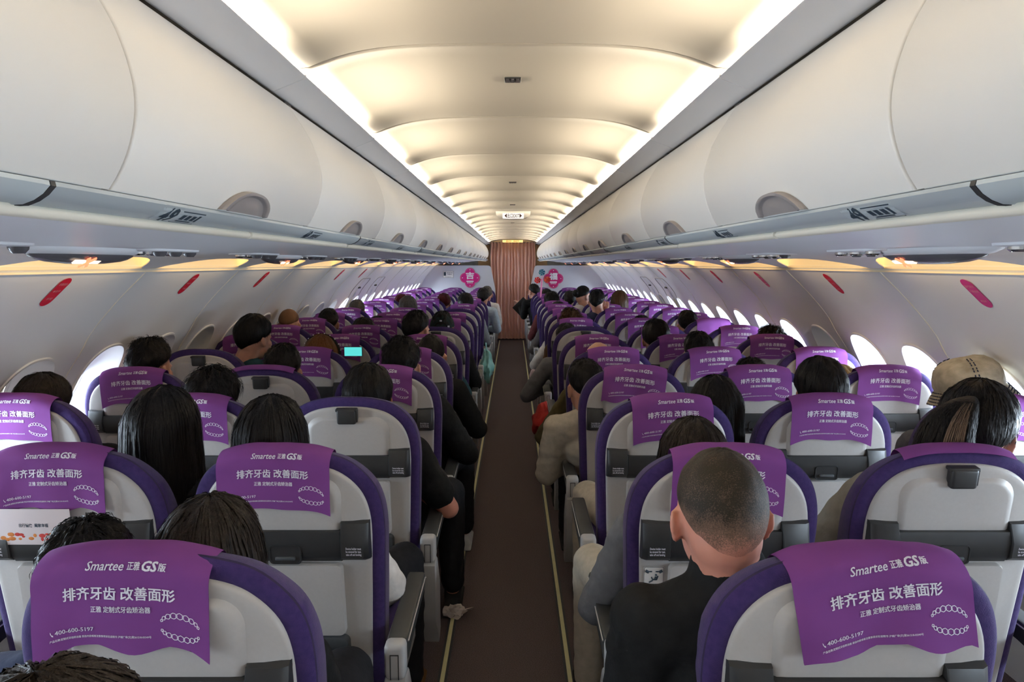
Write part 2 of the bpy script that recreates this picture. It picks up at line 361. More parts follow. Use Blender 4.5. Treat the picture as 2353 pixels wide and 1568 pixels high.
for s in (-1, 1):
    mb = MB()
    for j in range(NWIN0, NWIN1): wall_cell(mb, s, WIN_Y0+WIN_S*j)
    wall = struct(mb.obj('wall_'+SIDE[s], M_wall))
    bm = bmesh.new(); bm.from_mesh(wall.data); bmesh.ops.remove_doubles(bm, verts=bm.verts, dist=0.0005); bmesh.ops.recalc_face_normals(bm, faces=bm.faces); bm.to_mesh(wall.data); bm.free()
    wall.data.polygons.foreach_set('use_smooth', [True]*len(wall.data.polygons))
    for k in range(-3, 12):                              # joints between the wall panels
        y = SEAM_Y0+SEAM_S*k
        if y > BULK_Y: continue
        mb = MB(); mb.tube([wall_pt(s, y, q, 0.0) for q in np.linspace(0.01, WLEN*0.75, 40)], 0.0035, 6); mb.obj('panel_joint', M_cream, wall)
    # window frames, panes, shades
    n0 = Vector(wall_pt(s, 0, S_WIN, -1.0))-Vector(wall_pt(s, 0, S_WIN, 0.0))   # outward
    c0 = Vector(wall_pt(s, 0, S_WIN)); up = (Vector(wall_pt(s, 0, S_WIN-0.05))-Vector(wall_pt(s, 0, S_WIN+0.05))).normalized()
    def plane_pt(a, b, d): return c0+Vector((0, 1, 0))*a+up*b+n0*d
    for j in range(NWIN0, NWIN1):
        y = WIN_Y0+WIN_S*j; wn += 1; mb = MB(); rings = []
        def wring(k, off): return [wall_pt(s, hx*k, S_WIN+hs*k, off) for hx, hs in (supe(HA, HB, 2*PI*i/NA, 2.5) for i in range(NA))]
        rings += [wring(1.03, -0.001), wring(1.02, 0.006), wring(0.985, 0.007), wring(0.955, -0.002)]
        for k, d in ((0.90, 0.030), (0.82, 0.070), (0.745, 0.105), (0.71, 0.118), (0.69, 0.117), (0.65, 0.126)):
            rings.append([plane_pt(hx, -hs, d) for hx, hs in (supe(HA*k, HB*k*0.98, 2*PI*i/NA, 2.5+0.9*(1-k)) for i in range(NA))])
        mb.loft(rings, closed=True); fr = struct(mb.obj('window_%d' % wn, M_wall, loc=(0, y, 0)))
        mb = MB(); mb.loft([[plane_pt(a*k, b*k, 0.142) for a, b in (supe(HA*0.74, HB*0.74, 2*PI*i/28, 3) for i in range(28))] for k in (1.0, 0.98)], True, False, True)
        mb.obj('pane', M_pane, fr, smooth=False)
        v = OPEN[s][j]
        if v > 0.02:
            mb = MB(); hw, hh = HA*0.70, HB*0.70; b0 = hh-2*hh*v
            loop = [(a, b) for a, b in rrect(0, 0, hw, hh, 0.07)]
            loop = [(a, max(b, b0)) for a, b in loop]
            mb.loft([[plane_pt(a, b, d) for a, b in loop] for d in (0.128, 0.131)], True, True, True)
            mb.box(plane_pt(0, max(b0, -hh)+0.012, 0.127), (0.004, 0.12, 0.012), 0.002)
            mb.obj('shade', M_cream, fr)
        if v < 0.97:
            hh = HB*0.70; b1 = hh-2*hh*v; h = b1+hh
            area('window_daylight', Vector((0, y, 0))+plane_pt(0, (b1-hh)/2, 0.20), -n0, 0.24, max(0.06, h*1.0), DAY_W*(1-v)*(1.6 if (s < 0 and j >= 10) else 1.0), DAY_C, up=tuple(up))
# ---- overwing exit doors drawn into the wall lining
dn = 0
for s in (-1, 1):
    for jy in (8.45, 9.45):
        dn += 1; mb = MB(); hw = 0.27; s0, s1 = 0.20, 1.15
        path = [(jy-hw, s1)]+[(jy-hw, q) for q in np.linspace(s1, s0+0.06, 14)]+[(jy-hw+0.02, s0+0.015), (jy-hw+0.06, s0)]+[(jy+hw-0.06, s0), (jy+hw-0.02, s0+0.015)]+[(jy+hw, q) for q in np.linspace(s0+0.06, s1, 14)]
        mb.tube([wall_pt(s, a, b, 0.001) for a, b in path], 0.005, 6); d = struct(mb.obj('door_%d' % dn, M_handle))
        mb = MB(); mb.box((0, 0, 0), (0.02, 0.10, 0.02), 0.006); h = mb.obj('door_handle', M_dark, d); h.location = wall_pt(s, jy, s0+0.14, 0.006)
        for nm, m_, q, hw_, hs in (('door_placard', M_rail, 0.24, 0.045, 0.03), ('instruction_placard', M_glowstrip, 0.37, 0.05, 0.07)):
            mb = MB(); mb.loft([[wall_pt(s, jy-0.02+hw_*2*(a-0.5), s0+q+hs*2*(b-0.5), 0.004) for a in (0, 0.5, 1)] for b in (0, 0.33, 0.66, 1)], closed=False); mb.obj(nm, m_, d)
# ================================================================== OVERHEAD BINS
prof_front, _ = catmull([(0.550, 0.386), (0.5475, 0.3845), (0.530, 0.361), (0.4925, 0.297), (0.4735, 0.240), (0.4695, 0.194), (0.478, 0.151), (0.493, 0.116), (0.508, 0.093)], 34)
for s in (-1, 1):
    n = 0
    for k in range(-2, 15):
        ya = BIN_Y0+BIN_S*(k-1); yb = ya+BIN_S
        if yb > BULK_Y+0.05: break
        n += 1
        root = empty('overhead_bin', (s*0.9, (ya+yb)/2, HC+0.10))
        near = {1: 'nearest', 2: 'second', 3: 'third'}.get(n, ORD[n] if n < len(ORD) else '')
        tag(root, 'white overhead bin on the %s side, %s of its row from the camera' % (SIDE[s], near), 'overhead bin', 'overhead bins on the %s side' % SIDE[s])
        L = BIN_S; hl = L/2
        mb = MB(); pr = [(x+0.012 if i not in (0,) else x+0.012, z) for i, (x, z) in enumerate(prof_front)]+[(0.60, 0.098), (1.28, 0.072), (1.36, 0.12), (1.34, 0.36), (1.10, 0.40), (0.60, 0.395)]
        mb.loft([[(s*x-s*0.9, y, z-0.10) for x, z in pr] for y in (-hl+0.0005, hl-0.0005)], True, True, True); mb.obj('bin_body', M_bin, root)
        mb = MB(); rings = []; tx = np.gradient(prof_front, axis=0); tx /= np.linalg.norm(tx, axis=1)[:, None]
        for (dy, off) in ((-hl+0.0025, 0.011), (-hl+0.0025, 0.003), (-hl+0.0035, 0.001), (-hl+0.006, 0.0), (0, 0), (hl-0.006, 0.0), (hl-0.0035, 0.001), (hl-0.0025, 0.003), (hl-0.0025, 0.011)):
            rings.append([(s*(x+off)-s*0.9, dy, z-0.10) for x, z in prof_front])
        mb.loft(rings, closed=False); mb.obj('door', M_bin, root)
        # scoop handle low on the door
        def dpt(a, b, off):
            """a along Y, b height above the rail (m along the profile from its lower end)"""
            i = max(0.0, 33-b/0.0102); i0 = min(int(i), 32); f = i-i0; p = prof_front[i0]*(1-f)+prof_front[i0+1]*f
            return (s*(p[0]-off)-s*0.9, a, p[1]-0.10)
        mb = MB(); A, B = 0.112, 0.047; N = 28; rings = []
        for kk, off in ((1.0, -0.002), (0.99, 0.008), (0.95, 0.013), (0.84, 0.014), (0.80, 0.012), (0.79, 0.007), (0.76, 0.006), (0.5, 0.009), (0.2, 0.010), (0.0, 0.010)):
            rings.append([dpt(A*kk*(1-2*i/N)*1.0, B*kk*max(0, 1-abs(1-2*i/N)**2.3)**0.62+0.0, off) for i in range(N+1)])
        mb.loft(rings, closed=False); mb.obj('handle', M_handle, root)
# row numbers and seat pictograms on the rails
def rail_pt(s, y, q, off=0.0006):
    pr = [(0.506, 0.087), (0.514, 0.0775), (0.524, 0.071), (0.536, 0.0665), (0.546, 0.0655)]
    t = max(0, min(1, q))*4; i = min(int(t), 3); f = t-i; x = pr[i][0]*(1-f)+pr[i+1][0]*f; z = pr[i][1]*(1-f)+pr[i+1][1]*f
    return (s*(x-off*0.6), y, HC+z-off*0.8)
for s in (-1, 1):
    for k in range(9):
        y0 = 1.10+0.735*k; num = 49-k; mb = MB()
        vs, fs = text_mesh(str(num), 0.042, 0.03)
        def pl(px, py, off=0.0007): return rail_pt(s, y0+(px if s < 0 else -px), 0.45-py/0.046, off)
        vs2, fs2 = text_mesh('▲▯▯▯' if k == 0 else '▲▯▯', 0.016)
        mb.loft([[pl(-0.035+0.15*a, -0.021+0.042*b, 0.0004) for a in np.linspace(0, 1, 5)] for b in np.linspace(0, 1, 6)], closed=False, mi=0)
        mb.add([pl(a, b, 0.0010) for a, b in vs], fs, 1)
        for (a0, a1, b0, b1) in ((0.03, 0.11, 0.013, 0.015), (0.03, 0.11, -0.015, -0.013), (0.03, 0.032, -0.015, 0.015), (0.108, 0.11, -0.015, 0.015), (0.040, 0.052, -0.004, 0.008), (0.058, 0.070, -0.004, 0.008), (0.076, 0.088, -0.004, 0.008), (0.094, 0.102, -0.006, 0.010), (0.04, 0.09, -0.010, -0.007), (-0.030, -0.029, -0.016, 0.016)):
            mb.add([pl(a0, b0, 0.0010), pl(a1, b0, 0.0010), pl(a1, b1, 0.0010), pl(a0, b1, 0.0010)], [(0, 1, 2, 3)], 1)
        o = mb.obj('row_number_placard', [M_rail, M_ink], smooth=False)
        tag(o, 'row %d seat placard on the blue-grey %s bin rail' % (num, SIDE[s]), 'placard', 'row placards on the bin rails')
# ================================================================== PASSENGER SERVICE UNITS
def psu_z(x): return HC+float(np.interp(x, [0.556, 0.60, 0.75, 0.86, 0.90, 1.10, 1.25, 1.33], [0.062, 0.066, 0.062, 0.052, 0.041, 0.034, 0.028, 0.026]))
def make_sign_unit():
    root = empty('no_smoking_sign', (0, 0, 0))
    mb = MB(); N = 36
    mb.loft([[(0.055*k*math.sin(2*PI*i/N), 0.20*k*math.cos(2*PI*i/N)*(1 if True else 1), z) for i in range(N)] for k, z in ((1.25, 0.004), (1.22, -0.004), (1.08, -0.012), (1.0, -0.014))], True); mb.obj('bezel', M_psu, root)
    mb = MB(); mb.loft([[(0.055*k*math.sin(2*PI*i/N), 0.20*k*math.cos(2*PI*i/N), z) for i in range(N)] for k, z in ((1.0, -0.013), (0.98, -0.018), (0.85, -0.026), (0.7, -0.031), (0.35, -0.036), (0.05, -0.037))], True, False, True); lens = mb.obj('lens', M_lens, root)
    mb = MB(); T = Matrix.Translation((-0.036, 0.055, -0.0315)) @ Matrix.Rotation(0.62, 4, 'Y')
    mb.box((0, 0, 0), (0.012, 0.10, 0.004), 0.001, 0)
    for a in (-1, 1): mb.box((0, 0, -0.0022), (0.010, 0.046, 0.003), 0.001, 1, Matrix.Rotation(a*0.85, 4, 'Z'))
    mb.v = [tuple(T @ Vector(q)) for q in mb.v]
    mb.obj('lit_symbol', [M_signglow, M_signred], lens)
    return root
proto_sign = make_sign_unit(); first = True
for s in (-1, 1):
    for n in range(9):
        y = (1.74 if s < 0 else 1.78)+1.47*n
        if y > 14.6: break
        o = proto_sign if first else copy_tree(proto_sign); first = False
        o.location = (s*1.03, y, psu_z(1.03)); o.rotation_euler = (0, 0, 0 if s > 0 else PI)
        tag(o, 'lit no smoking sign in dark lens, %s one ahead under the %s bins' % (ORD[n+1], SIDE[s]), 'sign', 'no smoking signs under the bins')
def make_lamps():
    root = empty('reading_light_panel', (0, 0, 0))
    mb = MB(); mb.loft([[(a*k*0.5, b*k*0.5, z) for a, b in rrect(0, 0, 0.12, 0.30, 0.10)] for k, z in ((1.0, 0.004), (0.98, -0.004), (0.9, -0.006))], True, False, True); mb.obj('panel', M_psu, root)
    for i in range(3):
        y = -0.09+0.09*i
        mb = MB(); N = 16; mb.loft([[(-0.02+r*math.cos(2*PI*j/N), y+r*math.sin(2*PI*j/N), z) for j in range(N)] for r, z in ((0.021, -0.004), (0.021, -0.012), (0.016, -0.016), (0.012, -0.008))], True, False, True); mb.obj('reading_light', M_chrome, root)
        mb = MB(); mb.loft([[(0.03+r*math.cos(2*PI*j/N), y+0.02+r*math.sin(2*PI*j/N), z) for j in range(N)] for r, z in ((0.019, -0.004), (0.018, -0.011), (0.011, -0.019), (0.006, -0.019), (0.005, -0.012))], True, False, True); mb.obj('air_nozzle', M_lens, root)
    return root
pl_proto = make_lamps(); first = True
for s in (-1, 1):
    for n in range(19):
        y = 1.28+0.735*n
        if y > 14.5: break
        o = pl_proto if first else copy_tree(pl_proto); first = False
        o.location = (s*0.98, y, psu_z(0.98)+0.001)
        tag(o, 'reading lights and air nozzles, %s set from the camera under the %s bins' % (ORD[n+1], SIDE[s]), 'reading lights', 'reading light sets under the bins')
# ================================================================== CEILING DETAILS
for i, (y, nm) in enumerate(((2.03, 'nearest'), (4.52, 'second'), (6.2, 'third'), (8.9, 'farthest'))):
    mb = MB(); mb.box((0, 0, 0), (0.046, 0.05, 0.006), 0.002, 0)
    for q in range(3): mb.box((-0.014+0.014*q, 0, -0.003), (0.008, 0.036, 0.002), 0, 1)
    o = mb.obj('ceiling_grille', [M_band, M_lens], loc=(0, y, HC+0.502)); tag(o, '%s small dark grille along the centre line of the ceiling' % nm, 'grille', 'ceiling grilles')
root = empty('exit_sign', (0.005, 6.95, HC+0.50)); tag(root, 'white hanging exit sign with dark lettering under the cabin ceiling', 'sign')
mb = MB(); out = [(0.165*math.copysign(abs(math.cos(a))**0.9, math.cos(a)), -0.078*abs(math.sin(a))**0.55) for a in np.linspace(0, PI, 25)]
mb.loft([[(x*k, y, z*k2) for x, z in out] for y, k, k2 in ((-0.016, 0.94, 0.95), (-0.022, 1.0, 1.0), (0.022, 1.0, 1.0), (0.016, 0.94, 0.95))][1:3], True, True, True); mb.obj('housing', M_bin, root)
mb = MB(); mb.box((0, -0.0225, -0.045), (0.20, 0.003, 0.052), 0.001); mb.obj('sign_face', mat('sign_white', (0.85, 0.83, 0.82), 0.4, emit=((1, 0.97, 0.93), 0.55)), root)
vs, fs = text_mesh('◀出口EXIT▶', 0.046, 0.02, width=0.168); mb = MB(); mb.add([(x, -0.0246, y-0.045) for x, y in vs], fs); mb.obj('lettering', mat('sign_brown', (0.05, 0.02, 0.02), 0.5, noise=(9, (0.06, 0.025, 0.025), 0.3)), root, smooth=False)
# ================================================================== WALL STICKERS
def sticker(s, y, sv, m, label, words):
    mb = MB(); hl, hw = 0.073, 0.032
    loop = []
    for i in range(32):
        a = 2*PI*i/32; cx, cz = math.cos(a), math.sin(a); loop.append((hw*cx, (hl-hw)*(1 if cz >= 0 else -1)+hw*cz))
    for q0, q1 in ((1.0, 0.66), (0.66, 0.33), (0.33, 0.02)):
        mb.loft([[wall_pt(s, y+a*q, sv+b*q, 0.0025) for a, b in loop] for q in (q0, q1)], True, False, q1 == 0.02)
    for (t, sz, dy, wd) in words:
        vs, fs = text_mesh(t, sz, 0.01, width=wd)
        mb.add([wall_pt(s, y+(a if s < 0 else -a), sv-(b+dy), 0.0034) for a, b in vs], fs, 1)
    o = mb.obj('wall_sticker', [m, M_rose], smooth=False); tag(o, label, 'sticker', 'pill shaped stickers on the cabin walls')
SV = [i for i in range(240) if WP[i][1] < -0.098][0]/239*WLEN
for n in range(6):
    if n not in (3,): sticker(-1, 2.58+SEAM_S*n, SV, M_red, 'red pill shaped sticker on the left wall, %s from the camera' % ORD[n+1], (('新春快乐', 0.014, 0.040, 0.048), ('●吉祥', 0.013, 0.004, 0.04), ('平安', 0.014, -0.036, 0.036)))
sticker(1, 2.55, SV+0.005, M_magenta, 'large magenta pill shaped sticker on the right wall nearest the camera', (('喜气洋洋', 0.014, 0.035, 0.050), ('万事如意', 0.013, 0.010, 0.05), ('●吉祥', 0.011, -0.040, 0.032)))
for n in range(1, 6):
    sticker(1, 2.62+SEAM_S*n, SV, M_red, 'red pill shaped sticker on the right wall, %s from the camera' % ORD[n+1], (('新春快乐', 0.014, 0.030, 0.048), ('平安', 0.014, 0.0, 0.036), ('●吉祥', 0.011, -0.040, 0.032)))
# ================================================================== BULKHEADS, CURTAIN
M_bulk = mat('bulkhead_laminate', (0.60, 0.60, 0.63), 0.4, noise=(4, (0.62, 0.62, 0.65), 0.3))
for s in (-1, 1):
    x_top, x_low = (0.445, 0.365)
    top = HC-0.03; pts = [(1.565, top), (x_top+0.07, top)]+[(x_top+0.07-0.07*math.sin(a), top-0.07+0.07*math.cos(a)) for a in np.linspace(0.2, PI/2, 8)]+[(x_low, 1.10), (0.33, 0.6), (0.33, 0.0)]
    pts += [(abs(p[0])+0.01, max(p[2], 0)) for p in (wall_pt(1, 0, q) for q in np.linspace(WLEN, 0.0, 18))]
    mb = MB(); mb.loft([[(s*x, y, z) for x, z in pts] for y in (BULK_Y, BULK_Y+0.035)], True, True, True)
    o = struct(mb.obj('wall_bulkhead_'+SIDE[s], M_bulk, smooth=False))
def plaque(x, z, ch, m, label):
    root = empty('festive_plaque', (x, BULK_Y-0.003, z)); tag(root, label, 'plaque', 'magenta quatrefoil plaques on the bulkheads')
    def quat(r):
        pts = []
        for i in range(72):
            a = 2*PI*i/72; d = max(1e-6, 1); c = 0.100*r/0.205; rr_ = 0.105*r/0.205; best = 0
            for q in range(4):
                cx, cz = c*math.cos(q*PI/2), c*math.sin(q*PI/2); dx, dz = math.cos(a), math.sin(a); b = cx*dx+cz*dz; disc = b*b-(c*c-rr_*rr_)
                if disc > 0: best = max(best, b+math.sqrt(disc))
            pts.append((best*math.cos(a), best*math.sin(a)))
        return pts
    mb = MB(); mb.loft([[(a, y, b) for a, b in quat(0.205)] for y in (0, -0.004)], True, False, True, 0)
    q1, q2 = quat(0.192), quat(0.187); mb.loft([[(a, -0.0048, b) for a, b in q] for q in (q1, q2)], True, mi=1)
    mb.obj('plate', [m, M_rose], root, smooth=False)
    mb = MB()
    for t, sz, dz, wd in ((ch, 0.15, 0.035, 0.17), ('吉祥航空', 0.03, -0.105, 0.12)):
        vs, fs = text_mesh(t, sz, 0.035 if sz > 0.1 else 0.02, width=wd); mb.add([(a, -0.0055, b+dz) for a, b in vs], fs)
    mb.loft([[(a, -0.0052, b-0.072) for a, b in rrect(0, 0, 0.075*k, 0.014*k, 0.010*k)] for k in (1, 0.4)], True, False, True)
    for a, b in ((0.155, 0), (-0.155, 0), (0, 0.165), (0, -0.165)): mb.loft([[(a+0.010*k*math.cos(2*PI*i/12), -0.0055, b+0.010*k*math.sin(2*PI*i/12)) for i in range(12)] for k in (1, 0.3)], True, False, True)
    mb.obj('lettering', mat('pale_print', (0.85, 0.80, 0.80), 0.5, noise=(9, (0.87, 0.82, 0.82), 0.3)), root, smooth=False)
plaque(-0.885, HC-0.285, '吉', M_magenta, 'magenta quatrefoil plaque with a white lucky character on the left bulkhead')
plaque(0.845, HC-0.30, '福', mat('plaque_deep', (0.52, 0.012, 0.14), 0.4, noise=(20, (0.55, 0.016, 0.16), 0.3)), 'deep magenta quatrefoil plaque with a white fortune character on the right bulkhead')
root = empty('notice_board', (-1.335, BULK_Y-0.003, HC-0.215)); tag(root, 'small white notice with a black pictogram on the left bulkhead', 'notice')
mb = MB(); mb.box((0, 0, 0), (0.225, 0.005, 0.145), 0.001); mb.obj('board', M_bin, root, smooth=False)
mb = MB()
for (cx, cz, wx, wz) in ((0, 0.068, 0.215, 0.004), (0, -0.068, 0.215, 0.004), (0.106, 0, 0.004, 0.14), (-0.106, 0, 0.004, 0.14), (-0.07, 0.012, 0.045, 0.075)): mb.box((cx, -0.0035, cz), (wx, 0.002, wz))
for t, sz, dx, dz in (('请勿将行李', 0.024, 0.03, 0.032), ('放置此处', 0.024, 0.03, 0.0), ('No baggage here', 0.018, 0.0, -0.048)):
    vs, fs = text_mesh(t, sz, 0.01); mb.add([(a+dx, -0.0045, b+dz) for a, b in vs], fs)
mb.obj('lettering', M_ink, root, smooth=False)
M_curt = mat('salmon_curtain_cloth', (0.72, 0.42, 0.33), 0.8, spec=0.2, noise=(6, (0.80, 0.52, 0.43), 0.25), stretch=(1, 1, 0.3), bump=(14, 0.25))
root = empty('aisle_curtain', (0, BULK_Y+0.14, 0)); tag(root, 'salmon pleated curtain closing the aisle between the two bulkheads', 'curtain')
mb = MB(); NX, NZ = 260, 26; rows = []
for iz in range(NZ+1):
    t = iz/NZ; z = HC+0.452-t*(HC+0.452-0.03); hw = 0.465+0.02*t; row = []
    for ix in range(NX+1):
        u = ix/NX*2-1; ph = u*41+0.6*math.sin(u*7); amp = 0.022+0.014*t
        row.append((u*hw+0.006*math.sin(z*9+u*5), amp*math.sin(ph)+0.010*math.sin(ph*0.37+1)+0.006*math.sin(z*30+u*20)*t, z+0.004*math.cos(ph)*(1-t)))
    rows.append(row)
mb.loft(rows, closed=False); mb.obj('pleated_cloth', M_curt, root)
mb = MB(); mb.tube([(-0.56, 0, HC+0.445), (0.56, 0, HC+0.445)], 0.008); mb.obj('curtain_rod', M_chrome, root)
mb = MB(); mb.box((0, BULK_Y+0.26, HC+0.52), (1.3, 0.04, 0.13), 0.004)
for s in (-1, 1): mb.box((s*0.60, BULK_Y+0.26, HC+0.2), (0.26, 0.04, 0.56), 0.004)
trim(mb, [mat('amber_panel', (0.50, 0.33, 0.16), 0.5, noise=(5, (0.52, 0.35, 0.18), 0.3))])
root = empty('curtain_exit_sign', (0.0, BULK_Y+0.05, HC+0.468)); tag(root, 'yellow backlit exit sign with orange lettering above the salmon curtain', 'sign')
mb = MB(); mb.box((0, 0, 0), (0.42, 0.02, 0.05), 0.004); mb.obj('light_box', mat('exit_yellow', (0.8, 0.62, 0.2), 0.4, emit=((1.0, 0.78, 0.30), 0.5)), root)
vs, fs = text_mesh('出口   EXIT', 0.042, 0.02, width=0.27); mb = MB(); mb.add([(a, -0.0115, b) for a, b in vs], fs); mb.obj('lettering', mat('exit_orange', (0.65, 0.15, 0.02), 0.5, emit=((0.8, 0.22, 0.03), 0.4)), root, smooth=False)
mb = MB()
for s in (-1, 1): mb.box((s*0.55, BULK_Y+0.05, HC+0.405), (0.14, 0.03, 0.018), 0.003)
trim(mb, [M_dark])
# ================================================================== SEATS
SEAT_X = {'A': -1.770, 'B': -1.160, 'C': -0.592, 'D': 0.560, 'E': 1.133, 'F': 1.735}
NROW = 19; ROW_Y1, ROW_P = 1.065, 0.7352
def row_y(k): return ROW_Y1+ROW_P*(k-1)
PIV_Z, BL = 0.392, 0.735            # back pivot height, back length
LEAN = math.radians(8.0)
HW, V0 = 0.252, BL-0.235
def outline(d, n=44, v_bot=0.0):
    """front-view outline of the back, inset by d: bottom left, over the top, bottom right"""
    hw = HW-d; top = BL-d; h = top-V0; pts = []
    for i in range(9): 
        t = i/9; v = v_bot+(V0-v_bot)*t; pts.append((-(hw-0.022*(1-v/V0)), v))
    for i in range(n+1):
        a = PI-PI*i/n; c, s_ = math.cos(a), math.sin(a); ex = 2/2.75
        pts.append((hw*math.copysign(abs(c)**ex, c), V0+h*abs(s_)**ex))
    for i in range(9):
        t = 1-(i+1)/9; v = v_bot+(V0-v_bot)*t; pts.append((hw-0.022*(1-v/V0), v))
    return pts
def vtop(x): return V0+(BL-V0)*max(0.0, 1-(min(abs(x), HW)/HW)**2.75)**(1/2.75)
# back parts live in a frame whose origin is the recline pivot: x across, y forward, z up the back (rear face y=0)
def thin(v):
    t = max(0.0, min(1.0, (v-0.30)/(BL-0.30))); return 1-0.52*t*t
def back_ring(d, y, v_bot=0.0): return [(x, y*thin(v) if y > 0.02 else y, v-(0.10*max(0, y-0.03) if v > V0 else 0)) for x, v in outline(d, v_bot=v_bot)]
def seat_meshes():
    M = {}
    mb = MB()
    rings = [back_ring(0.07, 0.118), back_ring(0.03, 0.114), back_ring(0.010, 0.104), back_ring(0.0, 0.085), back_ring(0.0, 0.030), back_ring(0.001, 0.020)]
    mb.loft(rings, True, True, False)
    mb.loft([back_ring(0.001, 0.020), back_ring(-0.0012, 0.017), back_ring(0.0005, 0.0135)], True, mi=1)
    mb.loft([back_ring(0.0005, 0.0135), back_ring(0.006, 0.007), back_ring(0.014, 0.003), back_ring(0.027, 0.0015), back_ring(0.036, 0.003), back_ring(0.042, 0.010)], True, False, True)
    # gentle wrinkles in the cloth
    for i, (x, y, z) in enumerate(mb.v):
        q = mnoise.noise(Vector((x*14, y*14, z*14)))*0.0018; mb.v[i] = (x, y+q, z+q*0.7)
    M['backrest'] = mb.mesh('backrest', [M_fabric, M_piping])
    mb = MB(); vb = 0.0
    mb.loft([back_ring(0.030, 0.012, vb), back_ring(0.031, 0.000, vb), back_ring(0.033, -0.005, vb), back_ring(0.038, -0.0075, vb), back_ring(0.048, -0.008, vb), back_ring(0.075, -0.012, vb), back_ring(0.11, -0.014, vb)], True, False, True)
    M['back_shell'] = mb.mesh('back_shell', [M_shell])
    # raised centre panel under the headrest
    v1, v0 = BL-0.072, BL-0.212; hw = 0.142
    mb = MB(); pts = [(-hw, v0), ]+[(-hw+0.055-0.055*math.cos(a), v1-0.055+0.055*math.sin(a)) for a in np.linspace(0, PI/2, 9)]+[(hw-0.055+0.055*math.sin(a), v1-0.055+0.055*math.cos(a)) for a in np.linspace(0, PI/2, 9)]+[(hw, v0)]+[(hw-0.02, v0-0.008), (-hw+0.02, v0-0.008)]
    cx, cz = 0, (v0+v1)/2
    def sc_(k, y): return [(cx+(x-cx)*k, y, cz+(z-cz)*k) for x, z in pts]
    mb.loft([sc_(1.12, -0.006), sc_(1.06, -0.0105), sc_(1.0, -0.016), sc_(0.96, -0.0195), sc_(0.9, -0.0205), sc_(0.5, -0.021)], True, False, True)
    M['centre_panel'] = mb.mesh('centre_panel', [M_shell])
    # charcoal device-holder band
    mb = MB(); vA, vB = BL-0.208, BL-0.300
    prof = [(-0.008, vA), (-0.030, vA-0.002), (-0.038, vA-0.03), (-0.038, vB+0.025), (-0.026, vB+0.004), (-0.006, vB-0.004)]
    mb.loft([[(x, y, v) for y, v in prof] for x in (-0.1435, -0.142, 0.142, 0.1435)], False); 
    mb.add([(0, 0, 0)]*0, [])
    M['holder_band'] = mb.mesh('holder_band', [M_band])
    mb = MB(); lp = rrect(0, 0, 0.042, 0.027, 0.012)
    lp = [(x, z-0.028+vB+0.058) for x, z in lp]
    cxl, czl = 0, vB+0.03
    mb.loft([[(cxl+(x-cxl)*k, y, czl+(z-czl)*k) for x, z in lp] for k, y in ((1.0, -0.036), (1.0, -0.0405), (0.93, -0.0405), (0.90, -0.0385))], True, False, True, 0)
    mb.box((0, -0.041, czl-0.010), (0.052, 0.008, 0.010), 0.003, 1)
    M['latch'] = mb.mesh('latch', [M_band, M_pocket])
    mb = MB(); vA2, vB2 = BL-0.190, BL-0.292
    prof = [(-0.008, vA2+0.004), (-0.024, vA2), (-0.046, vA2-0.045), (-0.046, vB2+0.016), (-0.028, vB2), (-0.006, vB2-0.004)]
    for s in (-1, 1):
        xs = [(0.145, 0.9), (0.1465, 1.0), (0.205, 1.0), (0.2165, 0.62)]
        mb2 = MB(); mb2.loft([[(s*x, -0.006+(y+0.006)*q, vB2+(v-vB2)*1.0) for y, v in prof] for x, q in xs], False)
        mb2.loft([[(s*xs[-1][0], -0.006+(y+0.006)*0.62, v) for y, v in prof], [(s*0.2185, -0.004, v) for y, v in prof]], False)
        mb2.loft([[(s*0.145, -0.006+(y+0.006)*0.9, v) for y, v in prof], [(s*0.144, -0.006, v) for y, v in prof]], False)
        mi = 1
        lines = ('Device holder must', 'be stowed for taxi,', 'take off and landing')
        for i, t in enumerate(lines):
            vs, fs = text_mesh(t, 0.0085, 0.015, width=0.040); mb2.add([(a+s*0.180, -0.0468, b+vB2+0.043-0.0085*i) for a, b in vs], fs, 1)
        M['end_cap_'+SIDE[s]] = mb2.mesh('end_cap', [M_band, M_white])
    # folded tray table
    mb = MB(); hw = 0.143; v1, v0 = BL-0.306, BL-0.52
    lp = rrect(0, (v0+v1)/2, hw, (v1-v0)/2, 0.016); cz = (v0+v1)/2
    mb.loft([[(x*k, y, cz+(z-cz)*k) for x, z in lp] for k, y in ((1.0, -0.006), (1.0, -0.026), (0.985, -0.031), (0.9, -0.0315), (0.5, -0.0315))], True, False, True)
    M['tray_table'] = mb.mesh('tray_table', [M_shell])
    mb = MB(); v1, v0 = BL-0.524, 0.0
    for xx, ww in ((0, 0.150), ):
        lp = rrect(0, (v0+v1)/2, ww, (v1-v0)/2, 0.02); cz = (v0+v1)/2
        mb.loft([[(x*k, y, cz+(z-cz)*k) for x, z in lp] for k, y in ((1.0, -0.006), (1.0, -0.022), (0.97, -0.030), (0.6, -0.036))], True, False, True)
    M['seat_pocket'] = mb.mesh('seat_pocket', [M_pocket])
    # coat-hook block seen on uncovered seats
    mb = MB(); mb.box((0, -0.022, BL-0.060), (0.068, 0.030, 0.055), 0.008); mb.box((0, -0.020, BL-0.036), (0.076, 0.026, 0.010), 0.003); mb.box((0.036, -0.02, BL-0.058), (0.006, 0.02, 0.044), 0.002)
    M['coat_hook'] = mb.mesh('coat_hook', [M_band])
    # seat cushion, legs, armrests (seat frame: origin on the floor under the headrest)
    mb = MB(); mb.box((0, 0.42, 0.405), (0.475, 0.50, 0.13), 0.045); M['seat_cushion'] = mb.mesh('seat_cushion', [M_fabric])
    mb = MB(); mb.box((0, 0.40, 0.315), (0.50, 0.42, 0.05), 0.01); M['seat_frame'] = mb.mesh('seat_frame', [M_armgrey])
    mb = MB()
